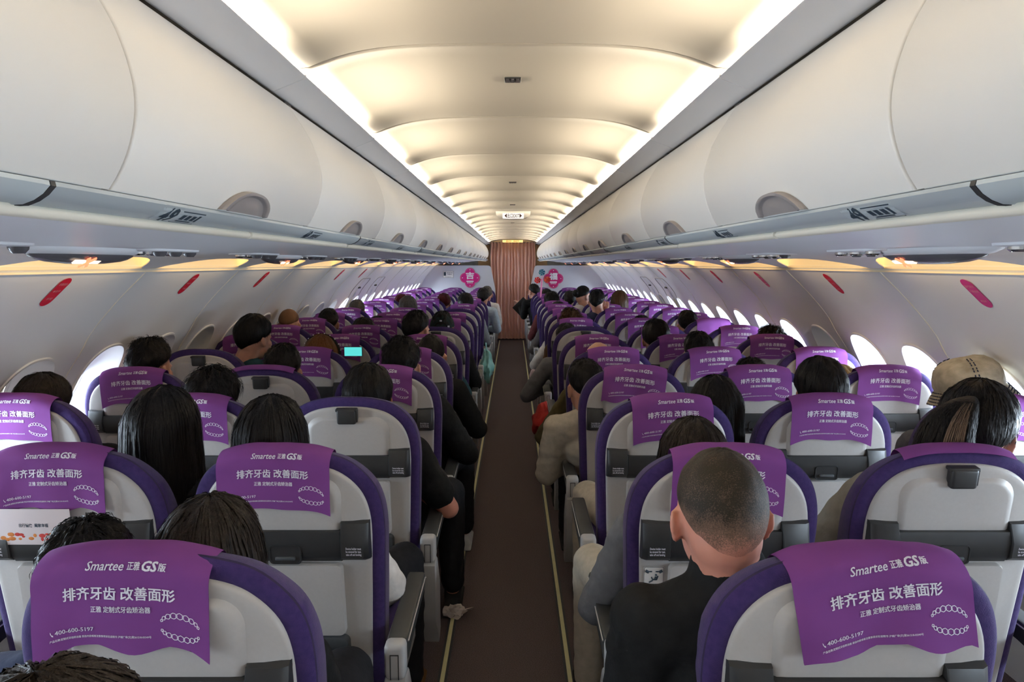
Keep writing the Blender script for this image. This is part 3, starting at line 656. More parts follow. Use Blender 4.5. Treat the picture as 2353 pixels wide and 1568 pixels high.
    mb.tube([(0, 0.52, 0.31), (0, 0.58, 0.02)], 0.022); mb.tube([(0, 0.30, 0.31), (0, 0.22, 0.02)], 0.022); mb.box((0, 0.40, 0.012), (0.05, 0.46, 0.022), 0.005); M['leg'] = mb.mesh('leg', [M_armgrey])
    # armrest: rear hinge block and sloping grey support, dark pad with a light edge line
    mb = MB(); prof = [(-0.02, 0.600), (0.0, 0.612), (0.02, 0.612), (0.40, 0.622), (0.425, 0.605), (0.41, 0.575), (0.10, 0.555), (0.02, 0.545), (-0.02, 0.56)]
    cy = sum(p[0] for p in prof)/len(prof); cz = sum(p[1] for p in prof)/len(prof)
    mb.loft([[(x, cy+(y-cy)*k, cz+(z-cz)*k) for y, z in prof] for x, k in ((-0.026, 0.93), (-0.0235, 0.985), (-0.020, 1.0), (0.020, 1.0), (0.0235, 0.985), (0.026, 0.93))], True, True, True)
    M['arm_pad'] = mb.mesh('arm_pad', [M_armdark])
    mb = MB(); mb.tube([(0.0275, 0.02, 0.600), (0.0275, 0.39, 0.608), (0.0275, 0.41, 0.60)], 0.0022, 5); mb.tube([(-0.0275, 0.02, 0.600), (-0.0275, 0.39, 0.608), (-0.0275, 0.41, 0.60)], 0.0022, 5); M['arm_line'] = mb.mesh('edge_line', [M_shell])
    mb = MB()
    mb.box((0, -0.018, 0.572), (0.056, 0.050, 0.098), 0.014)
    for x in (-0.0105, 0.0105): mb.box((x, -0.0415, 0.560), (0.0022, 0.006, 0.066), 0, 1)
    mb.box((0, -0.0415, 0.594), (0.023, 0.006, 0.0025), 0, 1)
    M['arm_hinge'] = mb.mesh('arm_hinge', [M_armgrey, M_band])
    mb = MB(); prof = [(-0.045, 0.515), (-0.03, 0.525), (0.02, 0.525), (0.10, 0.40), (0.11, 0.20), (0.06, 0.17), (0.02, 0.24), (-0.035, 0.30)]
    mb.loft([[(x, cy2+(y-cy2)*k, cz2+(z-cz2)*k) for y, z in prof] for cy2, cz2 in ((0.03, 0.36),) for x, k in ((-0.029, 0.96), (-0.026, 1.0), (0.026, 1.0), (0.029, 0.96))], True, True, True)
    M['arm_support'] = mb.mesh('arm_support', [M_armgrey])
    return M
# ---- printed headrest covers
COV_W = 0.290
COV_PATH, COV_LEN = catmull([(0.072, -0.100), (0.066, -0.035), (0.060, -0.010), (0.053, 0.002), (0.043, 0.007), (0.028, 0.0085), (0.010, 0.005), (-0.007, -0.006), (-0.0155, -0.022), (-0.0185, -0.05), (-0.0245, -0.10), (-0.0260, -0.160)], 120)
COV_JR = max(i for i in range(120) if COV_PATH[i][1] > 0)      # where the cloth turns down over the rear rim
def cov_pt(x, drop, lift=0.0, wave=0.0, ph=0.0, flare=0.0, wrk=0.0):
    """point of the cover: x across, drop = metres of cloth below the rear rim (negative: over the top towards the front)"""
    q = max(0.0, min(118.999, COV_JR+drop/COV_LEN*119)); j = int(q); f = q-j; y, z = COV_PATH[j]*(1-f)+COV_PATH[j+1]*f
    t = COV_PATH[min(j+1, 119)]-COV_PATH[max(j-1, 0)]; t = t/(np.linalg.norm(t)+1e-9); n = np.array((t[1], -t[0]))
    if n @ (COV_PATH[j]-np.array((0.025, -0.08))) < 0: n = -n
    k = max(0.0, drop)/0.16
    off = lift+0.002*k+wave*(k**1.5)*(0.5+0.5*math.sin(x*42+ph))+flare*k*k*abs(x)/0.145+wrk*mnoise.noise(Vector((x*22+ph, drop*22, ph)))
    return (x, y+n[0]*off, vtop(x)+z+0.003+n[1]*off)
def teeth():
    """line drawing of an open pair of dental arches"""
    loops = []
    for sg in (1, -1):
        n = 9
        for i in range(n):
            a0 = PI*(i+0.08)/n; a1 = PI*(i+0.92)/n; ri, ro = (0.55, 1.0); 
            def P(a, r, q): return (0.029*r*math.cos(a)*1.05, sg*0.006+sg*0.0165*r*math.sin(a)*q)
            loops.append([P(a0, 1.0, 0.62), P(a0, 1.02, 1.0), P((a0+a1)/2, 1.06, 1.08), P(a1, 1.02, 1.0), P(a1, 1.0, 0.62), P((a0+a1)/2, 0.93, 0.52)])
    return loops
def make_cover(name, wave, ph, flare, blank=False, short=0.0, wrk=0.0012, tilt=0.0):
    ct, st = math.cos(tilt), math.sin(tilt)
    mb = MB(); NX = 26; drops = list(np.linspace(-0.115, -0.002, 14))+list(np.linspace(0.0, 0.156-short, 26))
    def pt(x, d, lift=0.0):
        d2 = d-0.03; return cov_pt(x*ct-d2*st, d2*ct+x*st+0.03, lift, wave, ph, flare, wrk)
    rows = [[pt(COV_W*(i/NX-0.5), d+(wave*1.1*math.sin(i*0.45+ph) if d > 0.15-short else 0)) for i in range(NX+1)] for d in drops]
    mb.loft(rows, closed=False, mi=0)
    inner = [[pt(COV_W*(i/NX-0.5), d+(wave*1.1*math.sin(i*0.45+ph) if d > 0.15-short else 0), -0.0012) for i in range(NX+1)] for d in drops]
    mb.loft(inner, closed=False, mi=0)
    if not blank:
        def put(vs, fs, x0, d0): mb.add([pt(x0+a, d0-b, 0.0011+0.0001*(i*4//len(vs))) for i, (a, b) in enumerate(vs)], fs, 1)
        for t, sz, x0, d0, wd, bo, sh in (('Smartee', 0.020, -0.023, 0.0165, 0.062, 0.012, 0.25), ('正雅', 0.014, 0.024, 0.0165, 0.020, 0.02, 0), ('GS', 0.022, 0.050, 0.0158, 0.024, 0.035, 0.2), ('版', 0.013, 0.070, 0.0165, 0.012, 0.03, 0), ('排齐牙齿 改善面形', 0.0235, 0.0, 0.062, 0.182, 0.022, 0), ('正雅 定制式牙齿矫治器', 0.0112, 0.002, 0.088, 0.098, 0.02, 0),
                ('400-600-5197', 0.0100, -0.075, 0.121, 0.062, 0.012, 0), ('产品名称:定制式牙齿矫治器 禁忌内容或者注意事项详见说明书 沪械广审(文)第261218-03349号', 0.0045, -0.032, 0.1335, 0.165, 0.015, 0)):
            vs, fs = text_mesh(t, sz, bo, width=wd, shear=sh, over=True); put(vs, fs, x0, d0)
        hs = [(-0.1120, 0.136), (-0.1135, 0.134), (-0.1130, 0.138), (-0.1105, 0.1425), (-0.1085, 0.143), (-0.1090, 0.1405), (-0.1115, 0.139)]
        mb.add([pt(x, d, 0.0011) for x, d in [(a, b-0.0175) for a, b in hs]], [tuple(range(len(hs)))], 1)
        lw = 0.0006
        for lp in teeth():
            n = len(lp)
            for i in range(n):
                (xa, za), (xb, zb) = lp[i], lp[(i+1) % n]; dx, dz = xb-xa, zb-za; L = math.hypot(dx, dz)+1e-9; nx_, nz = -dz/L*lw, dx/L*lw
                mb.add([pt(0.098+p, 0.112-q, 0.0011) for p, q in ((xa-nx_, za-nz), (xb-nx_, zb-nz), (xb+nx_, zb+nz), (xa+nx_, za+nz))], [(0, 1, 2, 3)], 1)
    return mb.mesh(name, [M_cover, M_white])
SM = seat_meshes()
CVARS = [(0.0015, 0.4, 0.002, 0.0012), (0.0025, 2.1, 0.004, 0.0014), (0.001, 4.0, 0.0, 0.002), (0.008, 1.2, 0.006, 0.0016), (0.010, 5.1, 0.008, 0.003)]
CCACHE = {}
def cover_get(v, tilt):
    if (v, tilt) not in CCACHE:
        if v == 'flipped': me = make_cover('headrest_cover', 0.0, 0, 0, True, 0.150)
        elif v == 'blank': me = make_cover('headrest_cover', 0.004, 3.0, 0.004, True, tilt=tilt)
        else: w_, ph, fl, wr = CVARS[v]; me = make_cover('headrest_cover', w_, ph, fl, wrk=wr, tilt=tilt)
        CCACHE[(v, tilt)] = me
    return CCACHE[(v, tilt)]
BACKPARTS = ['backrest', 'back_shell', 'centre_panel', 'holder_band', 'end_cap_left', 'end_cap_right', 'tray_table', 'seat_pocket']
NOCOVER = {(3, 'C'), (4, 'B'), (5, 'A'), (2, 'E'), (7, 'D'), (7, 'C'), (10, 'C')}
TILT = {(1, 'D'): -0.16, (4, 'D'): 0.11, (4, 'A'): -0.05, (5, 'E'): -0.06, (2, 'D'): 0.03, (3, 'D'): -0.05, (1, 'C'): 0.012, (2, 'C'): 0.01, (4, 'E'): -0.03, (6, 'E'): -0.03}
CSHIFT = {(1, 'C'): -0.048, (2, 'C'): -0.022, (1, 'D'): 0.022, (3, 'D'): 0.012, (3, 'E'): 0.008, (2, 'B'): -0.03, (2, 'D'): 0.0, (4, 'D'): 0.0, (3, 'B'): -0.01, (4, 'A'): 0.0, (4, 'C'): -0.02}
CVAR = {(1, 'C'): 3, (1, 'D'): 4, (2, 'C'): 0, (2, 'B'): 3, (3, 'D'): 2, (4, 'A'): 1, (4, 'D'): 4, (8, 'F'): 'blank'}
ADJ = {(1, 'C'): (0, 0.0, 0.0), (1, 'D'): (0.02, 0.0, 0.0), (2, 'C'): (0, 0, 0.0), (4, 'A'): (0.015, 0, -0.01), (3, 'A'): (-0.02, 0, 0), (2, 'E'): (0.015, 0, 0.0)}   # (x, recline, z)
SEATS = {}
def lean_matrix(key, extra=0.0):
    a = LEAN+extra
    return Matrix.Translation((0, BL*math.sin(a)*1.0-0.0, PIV_Z)) @ Matrix.Rotation(a, 4, 'X')
def make_seat():
    root = empty('airline_seat')
    for n in BACKPARTS:
        o = link({'end_cap_left': 'end_cap', 'end_cap_right': 'end_cap'}.get(n, n), SM[n], root)
    la = link('latch', SM['latch'], [c for c in root.children if c.name.startswith('holder_band')][0])
    for n in ('seat_cushion', 'seat_frame'): link(n, SM[n], root)
    return root
def part_of(root, stem_): return [c for c in root.children if c.name.split('.')[0] == stem_]
proto = make_seat()
GRP = 'passenger seats in rows of three either side of the aisle'
COLNAME = {'A': 'left window column', 'B': 'left middle column', 'C': 'left aisle column', 'D': 'right aisle column', 'E': 'right middle column', 'F': 'right window column'}
def in_view(X, Y):
    zc = 0.9943*Y+0.05
    if zc <= 0.2: return False
    u = 1178+F_PX*X/zc; v = 607+F_PX*0.47/zc
    return -F_PX*0.30/zc < u < 2353+F_PX*0.30/zc and v < 1568+0.1*F_PX/zc
for k in range(1, NROW+1):
    for c in 'ABCDEF':
        if not in_view(SEAT_X[c], row_y(k)): continue
        root = copy_tree(proto)
        dx, dr, dz = ADJ.get((k, c), (R.uniform(-0.006, 0.006), R.uniform(-0.022, 0.022), 0.0))
        root.location = (SEAT_X[c]+dx, row_y(k)+(0.065 if k == 1 else 0), dz)
        nc = (k, c) in NOCOVER
        tag(root, '%s airline seat in the %s, %s row from the camera' % ('bare purple' if nc else 'purple covered', COLNAME[c], ORD[k]), 'seat', GRP)
        LM = lean_matrix((k, c), dr)
        for ch in root.children:
            if ch.name.split('.')[0] in ('backrest', 'back_shell', 'centre_panel', 'holder_band', 'end_cap', 'tray_table', 'seat_pocket'): ch.matrix_local = LM
        SEATS[(k, c)] = (root, LM)
        if nc:
            o = link('coat_hook', SM['coat_hook'], root); o.matrix_local = LM
        if not nc or (k, c) == (2, 'E') or (k, c) == (4, 'B'):
            v = 'flipped' if nc else CVAR.get((k, c), R.choice([0, 0, 1, 2])); t = 0.0 if nc else TILT.get((k, c), R.choice([-0.02, 0.0, 0.02]))
            o = link('headrest_cover', cover_get(v, t), root); sx = CSHIFT.get((k, c), R.uniform(-0.012, 0.012))
            o.matrix_local = LM @ Matrix.Translation((sx, 0, 0))
        # armrests: one on the window side of every seat, one more on the aisle seats
        sgn = -1 if c in 'ABC' else 1
        sides = [sgn]+([-sgn] if c in 'CD' else [])
        for s_ in sides:
            ax = s_*0.286
            p = link('armrest', SM['arm_pad'], root); p.location = (ax, 0.0, 0)
            for q, n in (('edge_line', 'arm_line'), ('hinge', 'arm_hinge'), ('support', 'arm_support')): link(q, SM[n], p)
        for lx in (-0.12, 0.12):
            o = link('leg', SM['leg'], root); o.location = (lx, 0, 0)
        if (k, c) == (2, 'D'):                      # placard with a pictogram on the shell
            mb = MB(); lp = rrect(0, 0, 0.027, 0.026, 0.004)
            mb.loft([[(x*q, y, z*q) for x, z in lp] for q, y in ((1, 0), (1, -0.0008), (0.3, -0.0008))], True, False, True, 0)
            mb.loft([[(x*q, -0.0012, z*q) for x, z in lp] for q in (0.97, 0.93)], True, mi=1)
            mb.tube([(-0.006, -0.001, -0.004), (-0.002, -0.001, -0.012), (0.008, -0.001, -0.012)], 0.002, 6, 1); mb.tube([(-0.012, -0.001, -0.020), (-0.002, -0.001, -0.014)], 0.002, 6, 1); mb.tube([(0.008, -0.001, -0.012), (0.011, -0.001, -0.001)], 0.002, 6, 1)
            mb.tube([(0.004, -0.001, -0.011), (0.006, -0.001, -0.003)], 0.003, 6, 1); mb.sphere((0.006, -0.001, 0.002), 0.003, mi=1)
            for s_ in (-1, 1): mb.tube([(s_*0.022, -0.001, 0.015), (s_*0.014, -0.001, 0.010)], 0.004, 6, 1); mb.tube([(s_*0.012, -0.001, 0.012), (s_*0.005, -0.001, 0.012)], 0.0018, 6, 1)
            o = mb.obj('placard', [M_bin, M_ink], root); o.matrix_local = LM @ Matrix.Translation((-0.180, -0.0135, BL-0.345))
for o in [c for ch in proto.children for c in ch.children]+list(proto.children)+[proto]: bpy.data.objects.remove(o)
# ================================================================== PEOPLE
def remeshed(mb, name, mats, voxel, smooth_it=3):
    me = mb.mesh('tmp', [M_skin], True); o = bpy.data.objects.new('tmp', me)
    m = o.modifiers.new('r', 'REMESH'); m.mode = 'VOXEL'; m.voxel_size = voxel; m.use_smooth_shade = True
    s = o.modifiers.new('s', 'SMOOTH'); s.factor = 0.5; s.iterations = smooth_it
    out = shop_mesh(o); out.name = name
    bpy.data.objects.remove(o); bpy.data.meshes.remove(me); out.materials.clear()
    for q in mats: out.materials.append(q)
    out.polygons.foreach_set('use_smooth', [True]*len(out.polygons)); return out
def wrinkle(me, amp, sc_, seed):
    n = len(me.vertices); co = np.empty(n*3, 'f'); no = np.empty(n*3, 'f'); me.vertices.foreach_get('co', co); me.vertex_normals.foreach_get('vector', no)
    co = co.reshape(-1, 3); no = no.reshape(-1, 3)
    q = np.array([mnoise.noise((a*sc_+seed, b*sc_, c*sc_*1.6)) for a, b, c in co.tolist()], 'f')
    me.vertices.foreach_set('co', (co+no*(amp*q)[:, None]).ravel()); me.update()
def hand(mb, w, d, side, curl=0.35):
    """palm from the wrist w along d with four bent fingers and a thumb"""
    w = Vector(w); d = Vector(d).normalized(); up = Vector((0, 0, 1)); lat = d.cross(up).normalized()
    dn = d.cross(lat).normalized()
    if dn.z > 0: dn = -dn
    mb.capsule(w, 0.024, w+d*0.035, 0.026)
    for q in (-0.024, -0.008, 0.008, 0.024): mb.capsule(w+d*0.03+lat*q*0.7, 0.014, w+d*0.082+lat*q, 0.0125)
    for q, L in ((-0.027, 0.060), (-0.009, 0.076), (0.009, 0.070), (0.027, 0.055)):
        p0 = w+d*0.085+lat*q; p1 = p0+(d*math.cos(curl)+dn*math.sin(curl))*L*0.5; p2 = p1+(d*math.cos(curl*2.4)+dn*math.sin(curl*2.4))*L*0.5
        mb.capsule(p0, 0.0098, p1, 0.009); mb.capsule(p1, 0.009, p2, 0.0078)
    s = side; t0 = w+d*0.025-lat*s*0.022; t1 = t0+(d*0.6-lat*s*0.8).normalized()*0.04; t2 = t1+(d*0.95-lat*s*0.2).normalized()*0.032
    mb.capsule(t0, 0.013, t1, 0.0105); mb.capsule(t1, 0.0105, t2, 0.0088)
def head_parts(mb, T):
    """head in its own frame (centre of the skull, facing +Y) through the transform T"""
    def S(c, r, rot=None): mb.sphere(T @ Vector(c), r, 20, 14, rot=(T.to_3x3() @ rot) if rot is not None else T.to_3x3())
    S((0, -0.008, 0.008), (0.077, 0.097, 0.104)); S((0, 0.030, -0.045), (0.061, 0.066, 0.085)); S((0, 0.045, -0.092), (0.040, 0.045, 0.034)); S((0, -0.04, -0.03), (0.066, 0.062, 0.075))
    mb.capsule(T @ Vector((0, 0.090, -0.012)), 0.009, T @ Vector((0, 0.109, -0.048)), 0.0135); S((0, 0.098, -0.052), (0.018, 0.012, 0.009))
    for s in (-1, 1):
        S((s*0.030, 0.074, 0.004), (0.022, 0.016, 0.010)); S((s*0.040, 0.062, -0.035), (0.024, 0.022, 0.022))
        rot = Matrix.Rotation(s*0.40, 3, 'Z'); S((s*0.082, -0.004, -0.020), (0.0085, 0.021, 0.034), rot); S((s*0.078, 0.006, -0.040), (0.009, 0.013, 0.016), rot)
        S((s*0.089, -0.013, -0.012), (0.006, 0.016, 0.026), rot)
    S((0, 0.088, -0.080), (0.024, 0.012, 0.009)); S((0, 0.086, -0.091), (0.020, 0.012, 0.008))
# hair ----------------------------------------------------------------
def hair_mat(name, c1, c2, rough=0.42):
    return mat(name, c1, rough, spec=0.10, noise=(14, tuple(q*0.75 for q in c2), 0.22), stretch=(9, 9, 1.2), bump=(30, 0.5))
H_BLACK = hair_mat('hair_black', (0.008, 0.007, 0.007), (0.022, 0.019, 0.017))
H_SOFT = hair_mat('hair_brown_black', (0.013, 0.010, 0.008), (0.040, 0.029, 0.022))
H_BROWN = hair_mat('hair_brown', (0.055, 0.026, 0.012), (0.12, 0.060, 0.028))
H_ORANGE = hair_mat('hair_copper', (0.12, 0.045, 0.014), (0.24, 0.10, 0.035))
H_GREY = hair_mat('hair_grey', (0.055, 0.05, 0.045), (0.16, 0.145, 0.13))
H_BLOND = hair_mat('hair_sandy', (0.30, 0.20, 0.09), (0.48, 0.34, 0.18))
H_RED = hair_mat('hair_dark_red', (0.05, 0.008, 0.010), (0.11, 0.018, 0.018))
def hair_columns(fb, sb, bb, th, down, rough=0.0, seed=0, flare=0.0):
    """returns P(alpha, dist) on the hair surface, total length per column"""
    A, B, C = 0.080, 0.102, 0.110
    def bmax(al):
        q = abs(al)/PI
        return math.radians(fb+(sb-fb)*min(1, q*2)**1.5 if q < 0.5 else sb+(bb-sb)*(q-0.5)*2)
    def total(al): return 0.105*bmax(al)+down(al)
    def P(al, dist):
        bm = bmax(al); ls = 0.105*bm; be = min(dist/0.105, bm); over = max(0.0, dist-ls)
        fade = 1.0 if down(al) > 0.02 else max(0.0, 1-(be/bm)**5)
        t = th*fade+(-0.004 if fade < 0.2 else 0)
        if rough: t += rough*mnoise.noise(Vector((math.sin(al)*3.1+seed, math.cos(al)*3.1, be*2.6)))*fade+rough*0.5*mnoise.noise(Vector((math.sin(al)*9+seed, math.cos(al)*9, be*6)))*fade
        x = (A+t)*math.sin(be)*math.sin(al); y = -0.008+(B+t)*math.sin(be)*math.cos(al); z = 0.008+(C+t)*math.cos(be)
        if over > 0:
            k = over; z -= k; x *= 1+flare*k; y = y+(-0.008-y)*min(0.35, k*0.5)*0.5
        return Vector((x, y, z))
    return P, total
def hair_mesh(name, fb, sb, bb, th, down=lambda a: 0.0, rough=0.0, seed=0, flare=0.0, strands=260, slen=(0.03, 0.08), lift=0.004, sw=0.0022, spike=0.0, extra=None, drift=0.25):
    P, total = hair_columns(fb, sb, bb, th, down, rough, seed, flare); mb = MB(); NA_, NT = 60, 34; rng = random.Random(seed*13+5)
    rows = []
    for j in range(NT+1):
        rows.append([P(-PI+2*PI*i/NA_, total(-PI+2*PI*i/NA_)*j/NT) for i in range(NA_)])
    mb.loft(rows, True)
    mb.loft([[q*0.93+Vector((0, 0, -0.002)) for q in r] for r in rows], True)
    for _ in range(strands):
        al = rng.uniform(-PI, PI); L = total(al); l = rng.uniform(*slen); d0 = rng.uniform(0.0, max(0.001, L-l*0.5)); dr = rng.uniform(-drift, drift); n = 7; pa = []; pb = []
        lf = rng.uniform(0.2, 1.0)*lift; sp = rng.uniform(0, 1)**2*spike
        for i in range(n):
            u = i/(n-1); a = al+dr*u; d = d0+l*u; p = P(a, min(d, total(a)*1.03)); q = P(a+0.03, min(d, total(a)*1.03)); tg = (q-p)
            tg = tg.normalized() if tg.length > 1e-6 else Vector((1, 0, 0))
            out = Vector((p.x, p.y*0.8, max(0, p.z)*0.8)); out = out.normalized() if out.length > 1e-6 else Vector((0, 0, 1))
            p = p+out*(0.0008+lf*math.sin(PI*min(1, u*0.9+0.05))+sp*u); wv = sw*(1-u*0.8)*min(1.0, 0.35+u*2)
            pa.append(p-tg*wv); pb.append(p+tg*wv)
        mb.loft([pa, pb], False)
    if extra: extra(mb)
    return mb.mesh(name, [H_BLACK])
def smst(x, a, b): t = max(0, min(1, (x-a)/(b-a))); return t*t*(3-2*t)
def long_down(L, front=60): return lambda al: L*smst(abs(al), math.radians(front), math.radians(front+28))
def bun(mb): mb.sphere((0, -0.125, 0.03), (0.050, 0.042, 0.048), 18, 12)
PONY_PATH, _ = catmull([(0.0, -0.112, 0.100, 0.008), (-0.008, -0.132, 0.090, 0.026), (-0.026, -0.152, 0.055, 0.045), (-0.038, -0.168, 0.0, 0.056), (-0.040, -0.168, -0.06, 0.058), (-0.036, -0.158, -0.12, 0.052), (-0.030, -0.148, -0.19, 0.036), (-0.026, -0.142, -0.24, 0.010)], 26)
def pony_pt(u, a, k=1.0):
    q = u*25; j = min(int(q), 24); f = q-j; x, y, z, r = PONY_PATH[j]*(1-f)+PONY_PATH[j+1]*f
    return Vector((x+1.05*r*k*math.cos(a), y+0.8*r*k*math.sin(a), z))
def pony(mb):
    mb.loft([[pony_pt(u, 2*PI*i/24, 1+0.05*math.sin(i*2.1)) for i in range(24)] for u in np.linspace(0, 1, 26)], True, True, True)
    rng = random.Random(77)
    for _ in range(260):
        a = rng.uniform(0, 2*PI); u0 = rng.uniform(0, 0.7); L = rng.uniform(0.15, 0.45); dr = rng.uniform(-0.15, 0.15); pa = []; pb = []
        for i in range(8):
            t = i/7; u = min(1, u0+L*t); k = 1.03+0.10*math.sin(PI*t)*rng.random(); w_ = 0.035*(1-0.7*t); pa.append(pony_pt(u, a+dr*t-w_, k)); pb.append(pony_pt(u, a+dr*t+w_, k))
        mb.loft([pa, pb], False)
HAIR = {
 'short': lambda: hair_mesh('hair', 58, 86, 134, 0.016, rough=0.010, seed=1, strands=420, slen=(0.02, 0.05), lift=0.004, spike=0.006),
 'spiky': lambda: hair_mesh('hair', 62, 86, 132, 0.022, rough=0.012, seed=2, strands=700, slen=(0.03, 0.06), lift=0.005, spike=0.020, drift=0.5),
 'quiff': lambda: hair_mesh('hair', 62, 84, 130, 0.026, rough=0.014, seed=9, strands=600, slen=(0.02, 0.05), lift=0.006, spike=0.016, drift=0.5),
 'messy': lambda: hair_mesh('hair', 66, 92, 134, 0.026, rough=0.014, seed=3, strands=420, slen=(0.05, 0.11), lift=0.008, spike=0.022, drift=0.8),
 'round': lambda: hair_mesh('hair', 72, 98, 138, 0.024, rough=0.006, seed=4, strands=420, slen=(0.05, 0.10), lift=0.003, drift=0.3),
 'buzz': lambda: hair_mesh('hair', 50, 84, 136, 0.006, rough=0.002, seed=5, strands=0),
 'shaven': lambda: hair_mesh('hair', 52, 76, 96, 0.006, rough=0.002, seed=5, strands=0),
 'long': lambda: hair_mesh('hair', 60, 90, 95, 0.020, long_down(0.21), rough=0.006, seed=6, flare=0.5, strands=520, slen=(0.10, 0.26), lift=0.004, sw=0.0026, drift=0.12),
 'longer': lambda: hair_mesh('hair', 60, 90, 95, 0.022, long_down(0.40), rough=0.006, seed=7, flare=0.75, strands=620, slen=(0.12, 0.32), lift=0.004, sw=0.0028, drift=0.10),
 'bob': lambda: hair_mesh('hair', 62, 92, 100, 0.022, long_down(0.13), rough=0.006, seed=8, flare=0.6, strands=420, slen=(0.06, 0.16), lift=0.004, drift=0.15),
 'curly': lambda: hair_mesh('hair', 66, 92, 118, 0.030, rough=0.030, seed=10, strands=900, slen=(0.02, 0.04), lift=0.014, spike=0.018, drift=0.9),
 'bun': lambda: hair_mesh('hair', 60, 88, 112, 0.012, rough=0.005, seed=11, strands=260, slen=(0.04, 0.10), lift=0.002, extra=bun),
 'ponytail': lambda: hair_mesh('hair', 60, 92, 128, 0.016, rough=0.005, seed=12, strands=420, slen=(0.06, 0.12), lift=0.002, extra=pony, drift=0.3),
 'balding': lambda: hair_mesh('hair', 50, 86, 132, 0.007, rough=0.004, seed=13, strands=200, slen=(0.02, 0.04), lift=0.003),
}
HCACHE = {}
def hair_get(k):
    if k not in HCACHE: HCACHE[k] = HAIR[k]()
    return HCACHE[k]
def buzz_material():
    m = bpy.data.materials.new('buzzed_hair'); m.use_nodes = True; nt = m.node_tree; b = nt.nodes['Principled BSDF']; b.inputs['Roughness'].default_value = 0.6; b.inputs['Specular IOR Level'].default_value = 0.2
    tc = nt.nodes.new('ShaderNodeTexCoord'); sp = nt.nodes.new('ShaderNodeSeparateXYZ'); nt.links.new(tc.outputs['Object'], sp.inputs[0])
    # cropped hair thins out towards the neck and temples
    mr = nt.nodes.new('ShaderNodeMapRange'); mr.inputs[1].default_value = -0.045; mr.inputs[2].default_value = 0.035; nt.links.new(sp.outputs['Z'], mr.inputs[0])
    n = nt.nodes.new('ShaderNodeTexNoise'); n.inputs['Scale'].default_value = 420; n.inputs['Detail'].default_value = 2; nt.links.new(tc.outputs['Object'], n.inputs['Vector'])
    n2 = nt.nodes.new('ShaderNodeTexNoise'); n2.inputs['Scale'].default_value = 38; nt.links.new(tc.outputs['Object'], n2.inputs['Vector'])
    ad = nt.nodes.new('ShaderNodeMath'); ad.operation = 'MULTIPLY_ADD'; ad.inputs[1].default_value = 0.9; ad.inputs[2].default_value = -0.45; nt.links.new(n.outputs[0], ad.inputs[0])
    ad2 = nt.nodes.new('ShaderNodeMath'); ad2.operation = 'MULTIPLY_ADD'; ad2.inputs[1].default_value = 0.5; ad2.inputs[2].default_value = -0.25; nt.links.new(n2.outputs[0], ad2.inputs[0])
    s1 = nt.nodes.new('ShaderNodeMath'); s1.operation = 'ADD'; nt.links.new(mr.outputs[0], s1.inputs[0]); nt.links.new(ad.outputs[0], s1.inputs[1])
    s2 = nt.nodes.new('ShaderNodeMath'); s2.operation = 'ADD'; s2.use_clamp = True; nt.links.new(s1.outputs[0], s2.inputs[0]); nt.links.new(ad2.outputs[0], s2.inputs[1])
    r = nt.nodes.new('ShaderNodeValToRGB'); e = r.color_ramp.elements; e[0].position = 0.0; e[0].color = (0.54, 0.235, 0.165, 1); e[1].position = 1.0; e[1].color = (0.022, 0.016, 0.010, 1)
    x = r.color_ramp.elements.new(0.45); x.color = (0.16, 0.095, 0.065, 1); nt.links.new(s2.outputs[0], r.inputs[0]); nt.links.new(r.outputs[0], b.inputs['Base Color'])
    bp = nt.nodes.new('ShaderNodeBump'); bp.inputs['Strength'].default_value = 0.5; bp.inputs['Distance'].default_value = 0.002; nt.links.new(n.outputs[0], bp.inputs['Height']); nt.links.new(bp.outputs[0], b.inputs['Normal'])
    return m
M_BUZZ = buzz_material()
def cloth(name, c, c2=None, sc_=40):
    c2 = c2 or tuple(min(1, q*1.25+0.004) for q in c); return mat('cloth_'+name, c, 0.88, spec=0.15, noise=(sc_, c2, 0.25), bump=(90, 0.3))
C_ = {'black': cloth('black', (0.010, 0.010, 0.010)), 'white': cloth('white', (0.62, 0.58, 0.54)), 'grey': cloth('grey', (0.12, 0.12, 0.125)), 'olive': cloth('olive', (0.055, 0.043, 0.018)), 'beige': cloth('beige', (0.42, 0.37, 0.29)),
      'stone': cloth('stone', (0.23, 0.215, 0.18)), 'teal': cloth('teal', (0.020, 0.055, 0.070)), 'navy': cloth('navy', (0.02, 0.025, 0.05)), 'red': cloth('red', (0.30, 0.025, 0.02)), 'blue': cloth('pale_blue', (0.36, 0.44, 0.50)),
      'brown': cloth('brown', (0.10, 0.05, 0.025)), 'maroon': cloth('maroon', (0.08, 0.018, 0.018)), 'dark': cloth('dark_trousers', (0.012, 0.012, 0.014)), 'khaki': cloth('khaki', (0.20, 0.18, 0.13)), 'shoe': cloth('shoe_black', (0.02, 0.02, 0.02)),
      'shoewhite': cloth('shoe_white', (0.55, 0.55, 0.53)), 'shoebrown': cloth('shoe_brown', (0.15, 0.075, 0.025)), 'denim': cloth('denim_beige', (0.30, 0.265, 0.19), (0.58, 0.52, 0.40), 22), 'cap': cloth('cap_teal_black', (0.012, 0.022, 0.022)), 'lilac': cloth('lilac', (0.36, 0.27, 0.46))}
BODY = {}
